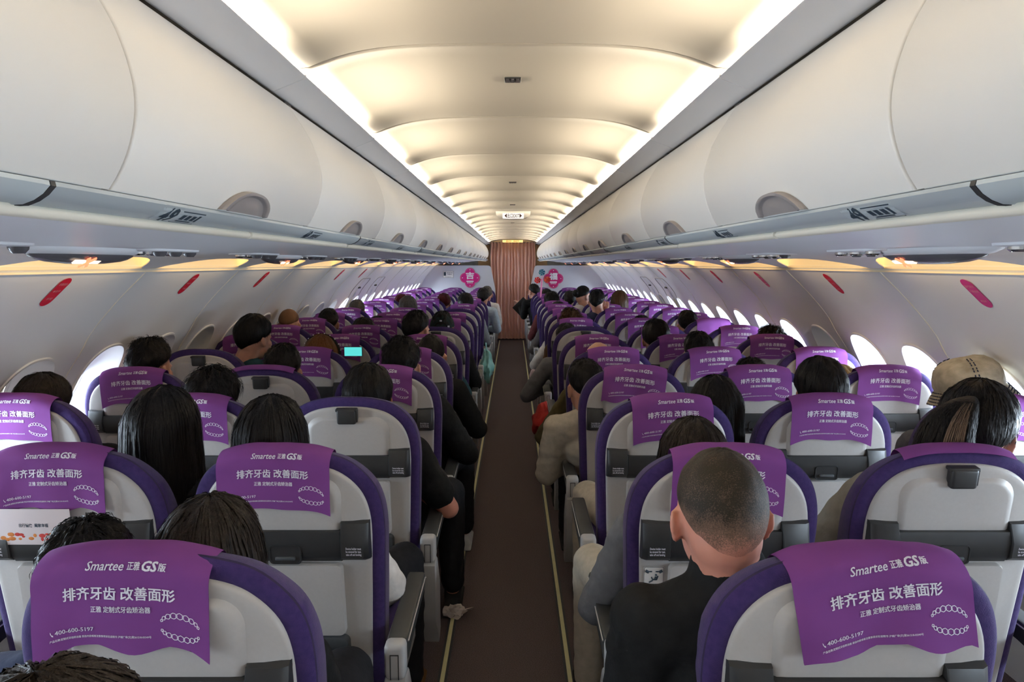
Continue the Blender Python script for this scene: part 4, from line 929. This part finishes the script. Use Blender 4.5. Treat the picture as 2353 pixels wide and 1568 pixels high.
def body_set(lean, tz, arms, yaw, roll, fwd, short, knee, collar, out, fine, hoodie, lf=0.8):
    key = (lean, tz, arms, yaw, roll, fwd, short, knee, collar, out, fine, hoodie, lf)
    if key in BODY: return BODY[key]
    zt = 1.22+tz; hy = 0.205+fwd; H = Vector((lean, hy, zt-0.125))
    HT = Matrix.Translation(H) @ Matrix.Rotation(yaw, 4, 'Z') @ Matrix.Rotation(roll, 4, 'Y') @ Matrix.Rotation(-0.04, 4, 'X')
    N = Vector((lean*(0.86 if lf > 0.5 else 0.62), hy-0.030, zt-0.262)); sw = 0.165
    Sh = {s: Vector((lean*lf+s*sw, hy-0.015, zt-0.328)) for s in (-1, 1)}
    Ch = Vector((lean*lf*0.75, hy+0.02, zt-0.45)); Pv = Vector((0, 0.285, 0.54))
    El = {s: Vector((lean*lf*0.7+s*(0.215+(out if s == (1 if out >= 0 else -1)*1 else 0)*0), hy+0.06, zt-0.60)) for s in (-1, 1)}
    if out: 
        s = 1 if out > 0 else -1; El[s] = El[s]+Vector((out, 0.0, 0.02))
    Wr = {s: Vector((s*0.10, 0.47, 0.655)) for s in (-1, 1)}; hd = {s: Vector((-s*0.35, 0.9, 0.05)) for s in (-1, 1)}
    if arms == 'ear': 
        s = 1; El[s] = Sh[s]+Vector((0.10, 0.16, -0.13)); Wr[s] = H+Vector((0.105, 0.02, -0.11)); hd[s] = Vector((0.0, 0.12, 1.0))
    if arms == 'hold':
        for s in (-1, 1): El[s] = Sh[s]+Vector((-0.03, 0.08, -0.22)); Wr[s] = Sh[s]+Vector((-0.14 if s > 0 else -0.10, 0.22, -0.05)); hd[s] = Vector((-0.45, 0.3, 0.8))
    if arms == 'phone':
        for s in (-1, 1): El[s] = Sh[s]+Vector((s*0.06, 0.12, -0.22)); Wr[s] = Sh[s]+Vector((0.05 if s > 0 else 0.19, 0.28, -0.07)); hd[s] = Vector((-s*0.3, 0.3, 0.9))
    # --- body: one surface
    mb = MB(); head_parts(mb, HT)
    mb.capsule(HT @ Vector((0, -0.028, -0.05)), 0.062, N, 0.062); mb.capsule(N, 0.06, N+Vector((0, 0.01, -0.03)), 0.07)
    for s in (-1, 1): mb.capsule(N+Vector((s*0.02, 0, -0.01)), 0.05, Sh[s]+Vector((-s*0.03, 0, -0.005)), 0.050)
    mb.capsule(Ch+Vector((0, 0.01, 0.05)), 0.095, Pv, 0.095)
    for s in (-1, 1):
        mb.capsule(Sh[s], 0.050, El[s], 0.042); mb.capsule(El[s], 0.042, Wr[s], 0.026); hand(mb, Wr[s], hd[s], s, 0.9 if arms == 'ear' and s > 0 else 0.45)
        hip = Pv+Vector((s*0.085, 0.0, -0.03)); kn = Vector((s*0.12+(knee if s == (1 if knee > 0 else -1) else 0), 0.66, 0.545)); an = Vector((kn.x+s*0.01, 0.66, 0.12))
        mb.capsule(hip, 0.080, kn, 0.052); mb.capsule(kn, 0.052, an, 0.034); mb.capsule(an+Vector((0, 0, -0.03)), 0.034, an+Vector((0, 0.10, -0.075)), 0.026)
    B = remeshed(mb, 'body', [M_skin], 0.0055 if fine else 0.0075, 2)
    # --- top
    mb = MB()
    mb.capsule(Ch+Vector((0.045, 0, 0.03)), 0.128, Pv+Vector((0.05, 0.02, 0.02)), 0.120); mb.capsule(Ch+Vector((-0.045, 0, 0.03)), 0.128, Pv+Vector((-0.05, 0.02, 0.02)), 0.120)
    mb.capsule(Sh[-1]+Vector((0.03, 0, -0.01)), 0.074, Sh[1]+Vector((-0.03, 0, -0.01)), 0.074)
    for s in (-1, 1):
        mb.capsule(N+Vector((s*0.035, -0.006, -0.022)), 0.060, Sh[s]+Vector((-s*0.02, 0, 0)), 0.066)
        if short:
            mb.capsule(Sh[s], 0.070, Sh[s].lerp(El[s], 0.72), 0.066)
        else:
            hd_ = 0.020 if hoodie else 0.0; mb.capsule(Sh[s], 0.070+hd_, El[s], 0.060+hd_); mb.capsule(El[s], 0.060+hd_, El[s].lerp(Wr[s], 0.93), 0.043)
    if collar: mb.capsule(N+Vector((0, 0.004, -0.03)), 0.082, N+Vector((lean*0.05, 0.008, collar)), 0.074)
    if hoodie: 
        for s in (-1, 1): mb.capsule(N+Vector((s*0.09, -0.02, -0.02)), 0.050, N+Vector((s*0.03, -0.07, -0.03)), 0.05)
    J = remeshed(mb, 'top', [C_['black']], 0.010, 2); wrinkle(J, 0.005 if not fine else 0.006, 17, tz*50+lean*10)
    mb = MB()
    mb.capsule(Pv+Vector((0, 0, -0.03)), 0.115, Pv+Vector((0, 0.05, -0.03)), 0.115)
    An = {}
    for s in (-1, 1):
        hip = Pv+Vector((s*0.085, 0.0, -0.03)); kn = Vector((s*0.12+(knee if s == (1 if knee > 0 else -1) else 0), 0.66, 0.545)); an = Vector((kn.x+s*0.01, 0.66, 0.12)); An[s] = an
        mb.capsule(hip, 0.100, kn, 0.072); mb.capsule(kn, 0.072, an, 0.054)
    T = remeshed(mb, 'trousers', [C_['dark']], 0.012, 2); wrinkle(T, 0.004, 19, 3.0)
    shoes = []
    for s in (-1, 1):
        mb = MB(); a = An[s]; mb.capsule((a.x, a.y-0.03, 0.042), 0.040, (a.x, a.y+0.17, 0.036), 0.034); mb.capsule((a.x, a.y, 0.05), 0.042, (a.x, a.y+0.02, 0.09), 0.042); mb.box((a.x, a.y+0.07, 0.011), (0.085, 0.28, 0.020), 0.009)
        shoes.append(remeshed(mb, 'shoe', [C_['shoe']], 0.008, 2))
    BODY[key] = (B, J, T, shoes, HT); return BODY[key]
FACE_EYE = None
def person(row, px, ytop, seat, hair, hcol, top, label, arms='lap', yaw=0.0, roll=0.0, fwd=0.0, short=False, knee=0.0, collar=0.0, out=0.0, fine=False, hoodie=False, trousers='dark', shoe='shoe', skin=None, face=False, x=None, hscale=1.0, thick=0.015, lf=0.8):
    Y = row_y(row); zc = 0.9943*(Y+0.205+fwd)+0.04
    X = (px-1178)*zc/F_PX; ztop = HC-(ytop-607)*zc*0.9943/F_PX
    sx = SEAT_X[seat]+ADJ.get((row, seat), (0, 0, 0))[0]
    if seat in 'AF': sx = math.copysign(1.715, sx); lf = 0.25
    dxx = X-sx; ql = round(dxx*0.8/0.05)*0.05 if abs(dxx) > 0.05 else 0.0
    tz0 = ztop-thick-1.22; tz = max(-0.09, min(0.12, round(tz0/0.03)*0.03))
    B, J, T, S, HT = body_set(ql, tz, arms, yaw, roll, fwd, short, knee, collar, out, fine, hoodie, lf)
    root = empty('person', (sx+(dxx-ql), Y, (tz0-tz)))
    tag(root, label, 'person', 'seated passengers')
    b = link('body', B, root, [skin or M_skin]); link('top', J, root, [C_[top]]); link('trousers', T, root, [C_[trousers]])
    for s in S:
        o = link('shoe', s, root, [C_[shoe]]); o.location.z = -(tz0-tz)
    if hair:
        h = link('hair', hair_get(hair), root, [hcol]); h.matrix_local = HT @ Matrix.Scale(hscale, 4)
    if face:
        for s in (-1, 1):
            mb = MB(); mb.sphere((s*0.031, 0.0855, 0.0), 0.0085, 12, 8, 0); mb.sphere((s*0.031, 0.0905, 0.0), (0.0045, 0.0042, 0.0045), 10, 6, 1); o = mb.obj('eye', [M_bin, M_ink], root); o.matrix_local = HT
            mb = MB(); mb.tube([(s*0.014, 0.093, 0.018), (s*0.032, 0.092, 0.023), (s*0.048, 0.080, 0.018)], 0.0028, 6); o = mb.obj('eyebrow', H_BLACK, root); o.matrix_local = HT
        mb = MB(); mb.sphere((0, 0.0965, -0.0795), (0.021, 0.0055, 0.0042), 14, 8); mb.sphere((0, 0.0945, -0.088), (0.018, 0.0060, 0.0048), 14, 8); o = mb.obj('lips', mat('lips', (0.42, 0.10, 0.10), 0.45, noise=(30, (0.46, 0.12, 0.12), 0.3)), root); o.matrix_local = HT
    return root, HT
P = person
# ---- left side, near to far
P(0, 95, 1534, 'C', 'long', H_SOFT, 'navy', 'person with rounded dark hair at the very bottom, nearest the camera', fine=True)
P(1, 190, 1192, 'B', 'short', H_BLACK, 'navy', 'person with short glossy black hair, left middle seat of the first row', fine=True, fwd=0.05, yaw=0.4, out=0)
P(1, 478, 1138, 'C', 'long', H_SOFT, 'black', 'long brown-black haired person in the left aisle seat of the first row', fine=True, fwd=0.075, knee=0.04)
P(2, 372, 886, 'B', 'longer', H_BLACK, 'black', 'person with very long straight black hair, left middle seat of the second row', fine=True, yaw=-0.1, fwd=0.05)
P(2, 622, 906, 'C', 'long', H_BLACK, 'white', 'person with straight black hair in a white shirt, left aisle seat, second row', fine=True, out=0.07, knee=0.13, shoe='shoebrown')
P(3, 95, 858, 'A', 'round', H_SOFT, 'black', 'person with rounded brown-black hair by the nearest left window')
P(3, 490, 846, 'B', 'messy', H_BLACK, 'black', 'person with tousled black hair in the left middle seat of the third row')
P(3, 845, 836, 'C', 'round', H_BLACK, 'black', 'person with bowl-shaped black hair ahead of the bare aisle seat, bare forearm', short=True, out=0.085, knee=0.15, fine=True, skin=M_skinred)
P(4, 345, 780, 'A', 'quiff', H_BLACK, 'grey', 'person with tall flat-topped black hair by a left window, fourth row', yaw=-0.35)
P(4, 650, 788, 'B', 'short', H_BLACK, 'black', 'short black haired person beyond the bare left middle seat, fourth row')
P(4, 922, 776, 'C', 'spiky', H_BLACK, 'black', 'person with spiky black hair in the left aisle seat of the fourth row', out=0.10, knee=0.14, shoe='shoewhite')
P(5, 585, 722, 'A', 'round', H_BLACK, 'teal', 'person in a teal top leaning from the left window seat, fifth row', yaw=-0.55, fwd=0.02)
rt, HTo = P(5, 738, 768, 'B', 'bob', H_ORANGE, 'black', 'copper haired person with a dotted headband, left middle seat, fifth row', arms='phone')
P(5, 990, 764, 'C', 'balding', H_BLACK, 'black', 'person with thinning black hair in the left aisle seat, fifth row', out=0.10, knee=0.09)
P(6, 958, 712, 'C', 'short', H_BLACK, 'teal', 'person with neat short black hair showing an ear, left aisle seat, sixth row', yaw=-0.5, out=0.08, knee=0.08)
P(7, 664, 708, 'A', 'shaven', hair_mat('hair_cropped_brown', (0.17, 0.085, 0.040), (0.24, 0.125, 0.065), 0.55), 'black', 'person with a brown shaven head by a left window, seventh row', thick=0.007)
P(7, 835, 730, 'B', 'round', H_SOFT, 'black', 'person with rounded dark brown hair, left middle seat, seventh row')
CAP = P(7, 1016, 714, 'C', 'short', H_BLACK, 'black', 'person in a dark baseball cap in the left aisle seat, seventh row', out=0.04)
P(8, 755, 708, 'A', 'short', H_BLACK, 'grey', 'person with short black hair by a left window, eighth row')
P(8, 866, 726, 'B', 'short', H_BLACK, 'black', 'person barely showing dark hair in the left middle seat, eighth row')
P(10, 820, 688, 'A', 'short', H_GREY, 'grey', 'person with short grey-brown hair by a left window, tenth row')
P(10, 937, 679, 'B', 'bob', H_GREY, 'stone', 'person with grey bobbed hair in the left middle seat, tenth row')
P(11, 1070, 673, 'C', 'round', H_BLACK, 'blue', 'person with rounded black hair in the left aisle seat, eleventh row', out=0.03, knee=0.06, trousers='khaki')
P(13, 922, 676, 'A', 'round', H_RED, 'black', 'person with dark red hair by a left window, thirteenth row')
P(13, 1020, 674, 'B', 'round', H_RED, 'black', 'person with reddish hair in the left middle seat, thirteenth row')
P(13, 1110, 661, 'C', 'short', H_BLACK, 'blue', 'person in a pale blue shirt in the left aisle seat, thirteenth row', out=0.05, knee=0.08, trousers='khaki')
P(15, 1119, 657, 'C', 'short', H_GREY, 'white', 'grey haired person in a white shirt, left aisle seat, fifteenth row', out=0.04)
# ---- right side
P(1, 1655, 1020, 'D', 'buzz', M_BUZZ, 'black', 'person with a cropped fade haircut and black turtleneck, nearest on the right', fine=True, fwd=0.03, collar=0.035, skin=M_skinred, thick=0.006, yaw=0.03, hscale=1.0)
P(2, 1596, 958, 'D', 'long', H_SOFT, 'grey', 'person in a grey sweater with straight dark hair, right aisle seat, second row', fine=True, out=-0.045, knee=-0.11, trousers='beige')
PONY = P(2, 2252, 882, 'E', 'ponytail', H_BLACK, 'stone', 'person with a black ponytail and stone hooded top, right middle seat, second row', fine=True, yaw=-0.75, hoodie=True, out=-0.10, face=True, hscale=1.16, fwd=0.03, lf=0.1)
P(3, 1645, 862, 'D', 'bob', H_BLACK, 'stone', 'person with black bobbed hair between two seats, right aisle side, third row', fine=True, knee=-0.12, trousers='beige')
P(3, 1885, 820, 'E', 'round', H_BLACK, 'black', 'person with parted black hair in the right middle seat, third row', fine=True)
HATP = P(3, 2234, 822, 'F', 'short', H_BLACK, 'grey', 'person in a beige denim bucket hat by the nearest right window', fine=True, yaw=-0.3, x=None)
P(4, 1345, 824, 'D', 'short', H_BLACK, 'beige', 'person in a beige top leaning into the aisle, right aisle seat, fourth row', fine=True, out=-0.03, knee=-0.06, yaw=0.25)
P(4, 1728, 821, 'E', 'short', H_BLACK, 'black', 'person whose black hair just tops the right middle seat, fourth row')
P(4, 1928, 838, 'F', 'round', H_BLOND, 'stone', 'sandy haired person by a right window, fourth row')
P(5, 1376, 785, 'D', 'shaven', mat('bald_scalp', (0.58, 0.30, 0.19), 0.4, noise=(25, (0.62, 0.34, 0.22), 0.3)), 'olive', 'bald person in an olive jacket, right aisle seat, fifth row', out=-0.12, knee=-0.12, thick=0.006)
P(5, 1605, 760, 'E', 'short', H_BLACK, 'black', 'short black haired person in the right middle seat, fifth row')
P(6, 1772, 755, 'F', 'curly', H_SOFT, 'brown', 'curly dark haired person by a right window, sixth row')
P(6, 1507, 733, 'E', 'round', H_BLACK, 'black', 'person with rounded black hair in the right middle seat, sixth row')
P(7, 1302, 742, 'D', 'short', H_BLACK, 'grey', 'person in a grey coat in the right aisle seat, seventh row', out=-0.14, knee=-0.05)
P(8, 1312, 715, 'D', 'curly', H_BROWN, 'brown', 'person with frizzy brown hair in the right aisle seat, eighth row')
P(8, 1475, 724, 'E', 'short', H_BLACK, 'black', 'person with short black hair in the right middle seat, eighth row')
P(8, 1580, 712, 'F', 'short', H_BLACK, 'black', 'person with black hair by a right window, eighth row')
P(9, 1308, 706, 'D', 'short', H_BLACK, 'white', 'person in a white top with black hair, right aisle seat, ninth row', out=-0.12, knee=-0.04)
P(10, 1372, 664, 'E', 'short', H_BLACK, 'navy', 'person raising a hand to the ear, right middle seat, tenth row', arms='ear', yaw=-0.3)
P(11, 1283, 693, 'D', 'round', H_BLACK, 'grey', 'person with rounded black hair, right aisle seat, eleventh row', out=-0.08)
P(11, 1424, 667, 'E', 'bob', H_BROWN, 'white', 'person with brown bobbed hair, right middle seat, eleventh row', yaw=-0.4)
P(12, 1268, 671, 'D', 'messy', H_BLACK, 'maroon', 'person with tousled black hair, right aisle seat, twelfth row', out=-0.06)
P(12, 1340, 655, 'E', 'bun', H_BLACK, 'white', 'person with black hair in a bun turning to the window, twelfth row', yaw=-1.0, face=True)
P(14, 1310, 668, 'E', 'round', H_SOFT, 'black', 'person with dark wavy hair, right middle seat, fourteenth row')
P(15, 1256, 664, 'D', 'round', H_BLACK, 'black', 'person with black hair behind the pinwheel, right aisle seat, fifteenth row')
TAB = P(16, 1226, 652, 'D', 'short', H_BLACK, 'black', 'person in glasses looking at a tablet, leaning into the aisle', arms='hold', yaw=0.75, face=True, fwd=0.0)
# ================================================================== HATS, GLASSES AND LOOSE THINGS
def world_head(t): 
    bpy.context.view_layer.update(); return t[0].matrix_world @ t[1]
# bucket hat
HM = world_head(HATP); root = empty('bucket_hat', HM.translation); tag(root, 'beige denim bucket hat with dark stitching on a passenger by the right window', 'hat')
mb = MB(); N = 40
def hring(r, z, w=0.0, m_=0): return [(r*math.cos(2*PI*i/N)*(1+0.03*math.sin(3*2*PI*i/N+m_)), r*1.13*math.sin(2*PI*i/N)-0.01, z+w*math.sin(2*2*PI*i/N+1)+0.004*mnoise.noise(Vector((math.cos(2*PI*i/N)*3, math.sin(2*PI*i/N)*3, z*30)))) for i in range(N)]
mb.loft([hring(0.118, -0.005, 0.004), hring(0.122, 0.012, 0.004), hring(0.120, 0.05, 0.004), hring(0.111, 0.085, 0.005), hring(0.094, 0.112, 0.006), hring(0.070, 0.130, 0.006), hring(0.038, 0.140, 0.004), hring(0.008, 0.143)], True, False, True); cr = mb.obj('crown', C_['denim'], root)
mb = MB(); mb.loft([hring(0.118, -0.003, 0.004), hring(0.135, -0.03, 0.008), hring(0.152, -0.066, 0.012), hring(0.148, -0.067, 0.012), hring(0.117, -0.008, 0.004)], True); br = mb.obj('brim', C_['denim'], root)
mb = MB(); rng = random.Random(3)
for k in range(5):                                                    # quilting on the brim
    r = 0.124+0.0065*k; z = -0.012-0.0125*k
    for i in range(64):
        a = 2*PI*i/64; b = 2*PI*(i+0.55)/64
        mb.tube([((r+0.0015)*math.cos(q), (r+0.0015)*1.13*math.sin(q)-0.01, z+0.010*math.sin(2*q+1)) for q in (a, b)], 0.0026, 4)
mb.obj('quilting', C_['navy'], br)
mb = MB()
for q0 in (0.6, 2.6, 4.7):
    for d in (-0.05, 0.05):
        pr = [(0.1235, 0.0), (0.1225, 0.05), (0.1135, 0.086), (0.097, 0.113), (0.073, 0.132), (0.04, 0.143)]
        for i in range(len(pr)-1):
            for u in (0.05, 0.45): 
                f = lambda t: (pr[i][0]*(1-t)+pr[i+1][0]*t, pr[i][1]*(1-t)+pr[i+1][1]*t)
                (r0, z0), (r1, z1) = f(u), f(u+0.26); a = q0+d*0.12/max(r0, .03)
                mb.tube([((r0+.001)*math.cos(a), (r0+.001)*1.13*math.sin(a)-0.01, z0), ((r1+.001)*math.cos(a), (r1+.001)*1.13*math.sin(a)-0.01, z1)], 0.0022, 4)
mb.obj('stitching', C_['navy'], cr)
root.matrix_world = HM @ Matrix.Rotation(-0.22, 4, 'Y') @ Matrix.Translation((0, 0, 0.028)) @ Matrix.Diagonal((1.0, 1.0, 0.82, 1.0))
# baseball cap worn backwards-closed, seen from behind
HM = world_head(CAP); root = empty('baseball_cap'); tag(root, 'dark teal baseball cap with a white emblem on an aisle passenger', 'cap')
mb = MB(); N = 36; rings = []
for be in np.linspace(1.52, 0.03, 12): rings.append([(0.098*math.sin(be)*math.cos(2*PI*i/N), -0.008+0.120*math.sin(be)*math.sin(2*PI*i/N), 0.006+0.126*math.cos(be)) for i in range(N)])
mb.loft(rings, True, False, True); cr = mb.obj('crown', C_['cap'], root)
mb = MB(); mb.loft([[(0.085*math.cos(a)*k, 0.075+0.085*math.sin(a)*k*1.15, 0.012-0.02*k*math.sin(a)+q) for a in np.linspace(0, PI, 16)] for k, q in ((0.9, 0.003), (1.0, 0.0), (0.9, -0.003))], False); mb.obj('visor', C_['cap'], root)
mb = MB(); mb.sphere((0, -0.118, 0.062), (0.011, 0.004, 0.007), 12, 8); mb.box((0.058, -0.103, 0.014), (0.018, 0.006, 0.022), 0.002, 0, Matrix.Rotation(0.5, 4, 'Z')); mb.obj('emblem', M_white, root)
mb = MB(); mb.loft([[(0.05*math.cos(a)*k, -0.1275+0.012*abs(math.cos(a)), 0.012+0.044*math.sin(a)*k) for a in np.linspace(0, PI, 14)] for k in (1.0, 0.5, 0.05)], False); mb.obj('strap_opening', H_BLACK, cr)
root.matrix_world = HM
# glasses on the ponytail passenger and on the tablet reader
for t, lab in ((PONY, 'thin dark glasses on the passenger with the ponytail'), (TAB, 'thin glasses on the passenger reading a tablet')):
    mb = MB()
    for s in (-1, 1):
        mb.tube([(s*0.033+0.022*math.cos(a), 0.107, -0.002+0.018*math.sin(a)) for a in np.linspace(0, 2*PI, 20)], 0.0014, 5); mb.tube([(s*0.055, 0.106, 0.004), (s*0.080, 0.06, 0.006), (s*0.090, 0.0, 0.002), (s*0.090, -0.03, -0.014)], 0.0014, 5)
    mb.tube([(-0.011, 0.108, 0.0), (0.011, 0.108, 0.0)], 0.0014, 5); o = mb.obj('glasses', M_band); o.matrix_world = world_head(t) @ Matrix.Scale(1.06, 4); tag(o, lab, 'glasses')
# lighter strand and hair clip of the ponytail belong to her hair
ph = [c for c in PONY[0].children if c.name.startswith('hair')][0]
mb = MB()
rng = random.Random(21)
for i in range(46):
    a = -1.45+rng.random()*0.66; pa = []; pb = []; t0 = 0.08+0.25*rng.random()**2; t1 = 0.97-0.35*rng.random()**2; wd = rng.uniform(0.004, 0.011); dr = rng.uniform(-0.12, 0.12); kk = 1.10+0.06*rng.random()
    for u in np.linspace(0, 1, 12): t = t0+(t1-t0)*u; q = wd*math.sin(PI*min(1, u*0.9+0.1)); pa.append(pony_pt(t, a+dr*u-q, kk)); pb.append(pony_pt(t, a+dr*u+q, kk+0.01))
    mb.loft([pa, pb], False)
o = mb.obj('light_streak', hair_mat('hair_streak', (0.20, 0.13, 0.085), (0.36, 0.25, 0.17)), ph); o['label'] = 'lighter brown streak in the ponytail'
# headband of the copper haired passenger
HM = world_head((rt, HTo)); mb = MB()
mb.tube([(0.106*math.cos(a), -0.005, 0.012+0.122*math.sin(a)) for a in np.linspace(0.05, PI-0.05, 24)], 0.010, 8, 0)
for i in range(10): 
    a = 0.25+i*0.29; mb.sphere((0.117*math.cos(a), -0.008, 0.012+0.133*math.sin(a)), 0.004, 8, 6, 1)
o = mb.obj('headband', [C_['black'], M_white]); o.matrix_world = HM; tag(o, 'black headband with white dots on the copper haired passenger', 'headband')
# smartphone she holds up
mb = MB()
root = empty('smartphone', (-0.985, row_y(5)+0.40, 1.062), 0.0); tag(root, 'smartphone with a lit cyan screen held up in the left middle seats', 'phone')
mb.box((0, 0, 0), (0.115, 0.009, 0.060), 0.004); mb.obj('phone_case', M_band, root)
mb = MB(); mb.box((0, -0.0048, 0), (0.107, 0.001, 0.054)); mb.obj('screen', mat('phone_screen', (0.02, 0.2, 0.2), 0.2, emit=((0.10, 0.62, 0.60), 0.8), noise=(30, (0.03, 0.25, 0.25), 0.3)), root, smooth=False)
# tablet of the reader in the aisle
HM = world_head(TAB)
root = empty('tablet', HM.translation+Vector((-0.20, 0.20, -0.26))); root.rotation_euler = (0.3, 0.75, 0.5); tag(root, 'black tablet held out over the aisle near the curtain', 'tablet')
mb = MB(); mb.box((0, 0, 0), (0.21, 0.012, 0.27), 0.006); mb.obj('tablet_case', M_band, root)
# pinwheel toy
py_ = row_y(14)+0.16; px_ = (1242-1178)*(py_*0.9943+0.03)/F_PX
root = empty('toy_pinwheel', (px_, py_, 1.02)); tag(root, 'pink stick toy with red and blue foil pinwheels above the right aisle seats', 'toy')
mb = MB(); mb.tube([(0, 0, 0), (0.02, 0, 0.36)], [0.008, 0.014]); mb.obj('stick', mat('pink_plastic', (0.75, 0.20, 0.38), 0.4, noise=(9, (0.78, 0.24, 0.42), 0.3)), root)
for (cx, cz, c, nm) in ((-0.045, 0.34, (0.70, 0.03, 0.02), 'red'), (0.10, 0.35, (0.55, 0.07, 0.02), 'red2'), (0.02, 0.455, (0.02, 0.16, 0.24), 'blue')):
    mb = MB()
    for i in range(6):
        a = 2*PI*i/6; c0, s0 = math.cos(a), math.sin(a); c1, s1 = math.cos(a+0.9), math.sin(a+0.9)
        mb.add([(cx, -0.012, cz), (cx+0.055*c0, -0.006, cz+0.055*s0), (cx+0.048*c1, -0.022, cz+0.048*s1), (cx, -0.014, cz)], [(0, 1, 2), (0, 2, 3)])
    mb.sphere((cx, -0.015, cz), 0.009, 8, 6); mb.obj('pinwheel', mat('foil_'+nm, c, 0.25, metal=0.3, noise=(30, tuple(q*1.2 for q in c), 0.3)), root, smooth=False)
mb = MB(); mb.tube([(0.018, 0, 0.34), (-0.045, -0.004, 0.345)], 0.004); mb.tube([(0.018, 0, 0.34), (0.10, -0.004, 0.352)], 0.004); mb.tube([(0.019, 0, 0.35), (0.02, -0.004, 0.455)], 0.004); mb.obj('branch', MATS['pink_plastic'], root)
# crumpled tissue on the aisle edge
mb = MB(); bm = bmesh.new(); bmesh.ops.create_icosphere(bm, subdivisions=3, radius=0.04)
for v in bm.verts:
    q = v.co.normalized(); d = 0.75+0.9*abs(mnoise.noise(q*2.3+Vector((3, 1, 2))))+0.4*mnoise.noise(q*6); v.co = Vector((q.x*0.052*d, q.y*0.038*d, q.z*0.030*d))
bm.verts.index_update(); mb.add([v.co[:] for v in bm.verts], [[v.index for v in f.verts] for f in bm.faces]); bm.free()
mb.add([(0.02, -0.01, 0.0), (0.085, -0.005, 0.022), (0.075, 0.02, -0.004), (0.025, 0.025, -0.01), (0.05, 0.0, 0.012)], [(0, 1, 4), (1, 2, 4), (2, 3, 4), (3, 0, 4)])
o = mb.obj('crumpled_tissue', mat('tissue', (0.55, 0.47, 0.42), 0.8, noise=(30, (0.60, 0.52, 0.47), 0.3)), smooth=False, loc=(-0.262, 3.12, 0.028)); tag(o, 'crumpled pale tissue lying on the left aisle strip', 'tissue')
# leaflet tucked behind the second row middle seat
rt2, LM2 = SEATS[(2, 'B')]; bpy.context.view_layer.update()
mb = MB(); mb.box((0, 0, 0), (0.205, 0.0015, 0.10), 0.0004, 0)
rng = random.Random(5)
for i in range(26): 
    mb.sphere((rng.uniform(-0.095, 0.095), -0.001, -0.030+rng.uniform(-0.006, 0.010)), (rng.uniform(0.004, 0.010), 0.0004, rng.uniform(0.003, 0.006)), 8, 6, 1+i % 2)
vs, fs = text_mesh('出行愉快  阖家幸福', 0.011, 0.02, width=0.075); mb.add([(a+0.005, -0.0012, b+0.004) for a, b in vs], fs, 3)
o = mb.obj('paper_leaflet', [mat('leaflet_paper', (0.72, 0.62, 0.62), 0.7, noise=(9, (0.74, 0.66, 0.65), 0.3)), mat('leaflet_red', (0.55, 0.05, 0.04), 0.6), mat('leaflet_orange', (0.65, 0.22, 0.05), 0.6), M_ink]); tag(o, 'pale printed leaflet tucked under the headrest cover, second row left middle seat', 'leaflet')
o.matrix_world = rt2.matrix_world @ LM2 @ Matrix.Translation((-0.075, -0.041, BL-0.190))
# teal plastic bag hung from a left armrest, red jacket and pouch hanging over the right aisle
def lump(name, c, r, m, seed, label, cat, stretch=(1, 1, 1), fold=6):
    mb = MB(); bm = bmesh.new(); bmesh.ops.create_icosphere(bm, subdivisions=4, radius=1)
    for v in bm.verts:
        q = v.co.normalized(); d = 1+0.30*mnoise.noise(q*1.7+Vector((seed, 0, 0)))+0.13*mnoise.noise(Vector((q.x*fold, q.y*fold, q.z*fold*0.5))+Vector((seed, 2, 0))); taper = 1.0-0.35*max(0, q.z) if cat == 'bag' else 1.0
        v.co = Vector((q.x*r[0]*d*taper, q.y*r[1]*d*taper, q.z*r[2]*d))
    bm.verts.index_update(); mb.add([v.co[:] for v in bm.verts], [[v.index for v in f.verts] for f in bm.faces]); bm.free()
    o = mb.obj(name, m, loc=c); tag(o, label, cat); return o
bag = lump('plastic_bag', (-0.255, row_y(9)+0.12, 0.60), (0.065, 0.12, 0.165), mat('teal_film', (0.20, 0.48, 0.42), 0.35, noise=(12, (0.32, 0.60, 0.54), 0.25)), 2.0, 'pale teal plastic bag hanging beside the left aisle armrests', 'bag', fold=9)
mb = MB(); mb.tube([(0, -0.03, 0.12), (-0.01, 0.0, 0.22), (0, 0.04, 0.12)], 0.008); mb.obj('bag_handle', MATS['teal_film'], bag)
lump('red_jacket', (0.235, row_y(6)+0.45, 0.44), (0.085, 0.16, 0.13), C_['red'], 4.0, 'bundled red jacket hanging over the right aisle armrest', 'jacket')
root = empty('small_pouch', (0.20, row_y(8)+0.25, 0.60)); root.rotation_euler = (0.2, 0.3, 0.2); tag(root, 'small pale pink pouch hanging beside the right aisle seats', 'pouch')
mb = MB(); mb.box((0, 0, 0), (0.085, 0.06, 0.085), 0.02); mb.obj('pouch_body', mat('pale_pink', (0.55, 0.42, 0.45), 0.5, noise=(9, (0.58, 0.46, 0.48), 0.3)), root)
mb = MB(); mb.tube([(0.03, 0, 0.04), (0.05, 0, 0.10), (0.10, 0, 0.12)], 0.006); mb.obj('strap', MATS['pale_pink'], root)
bpy.data.scenes.remove(SHOP)
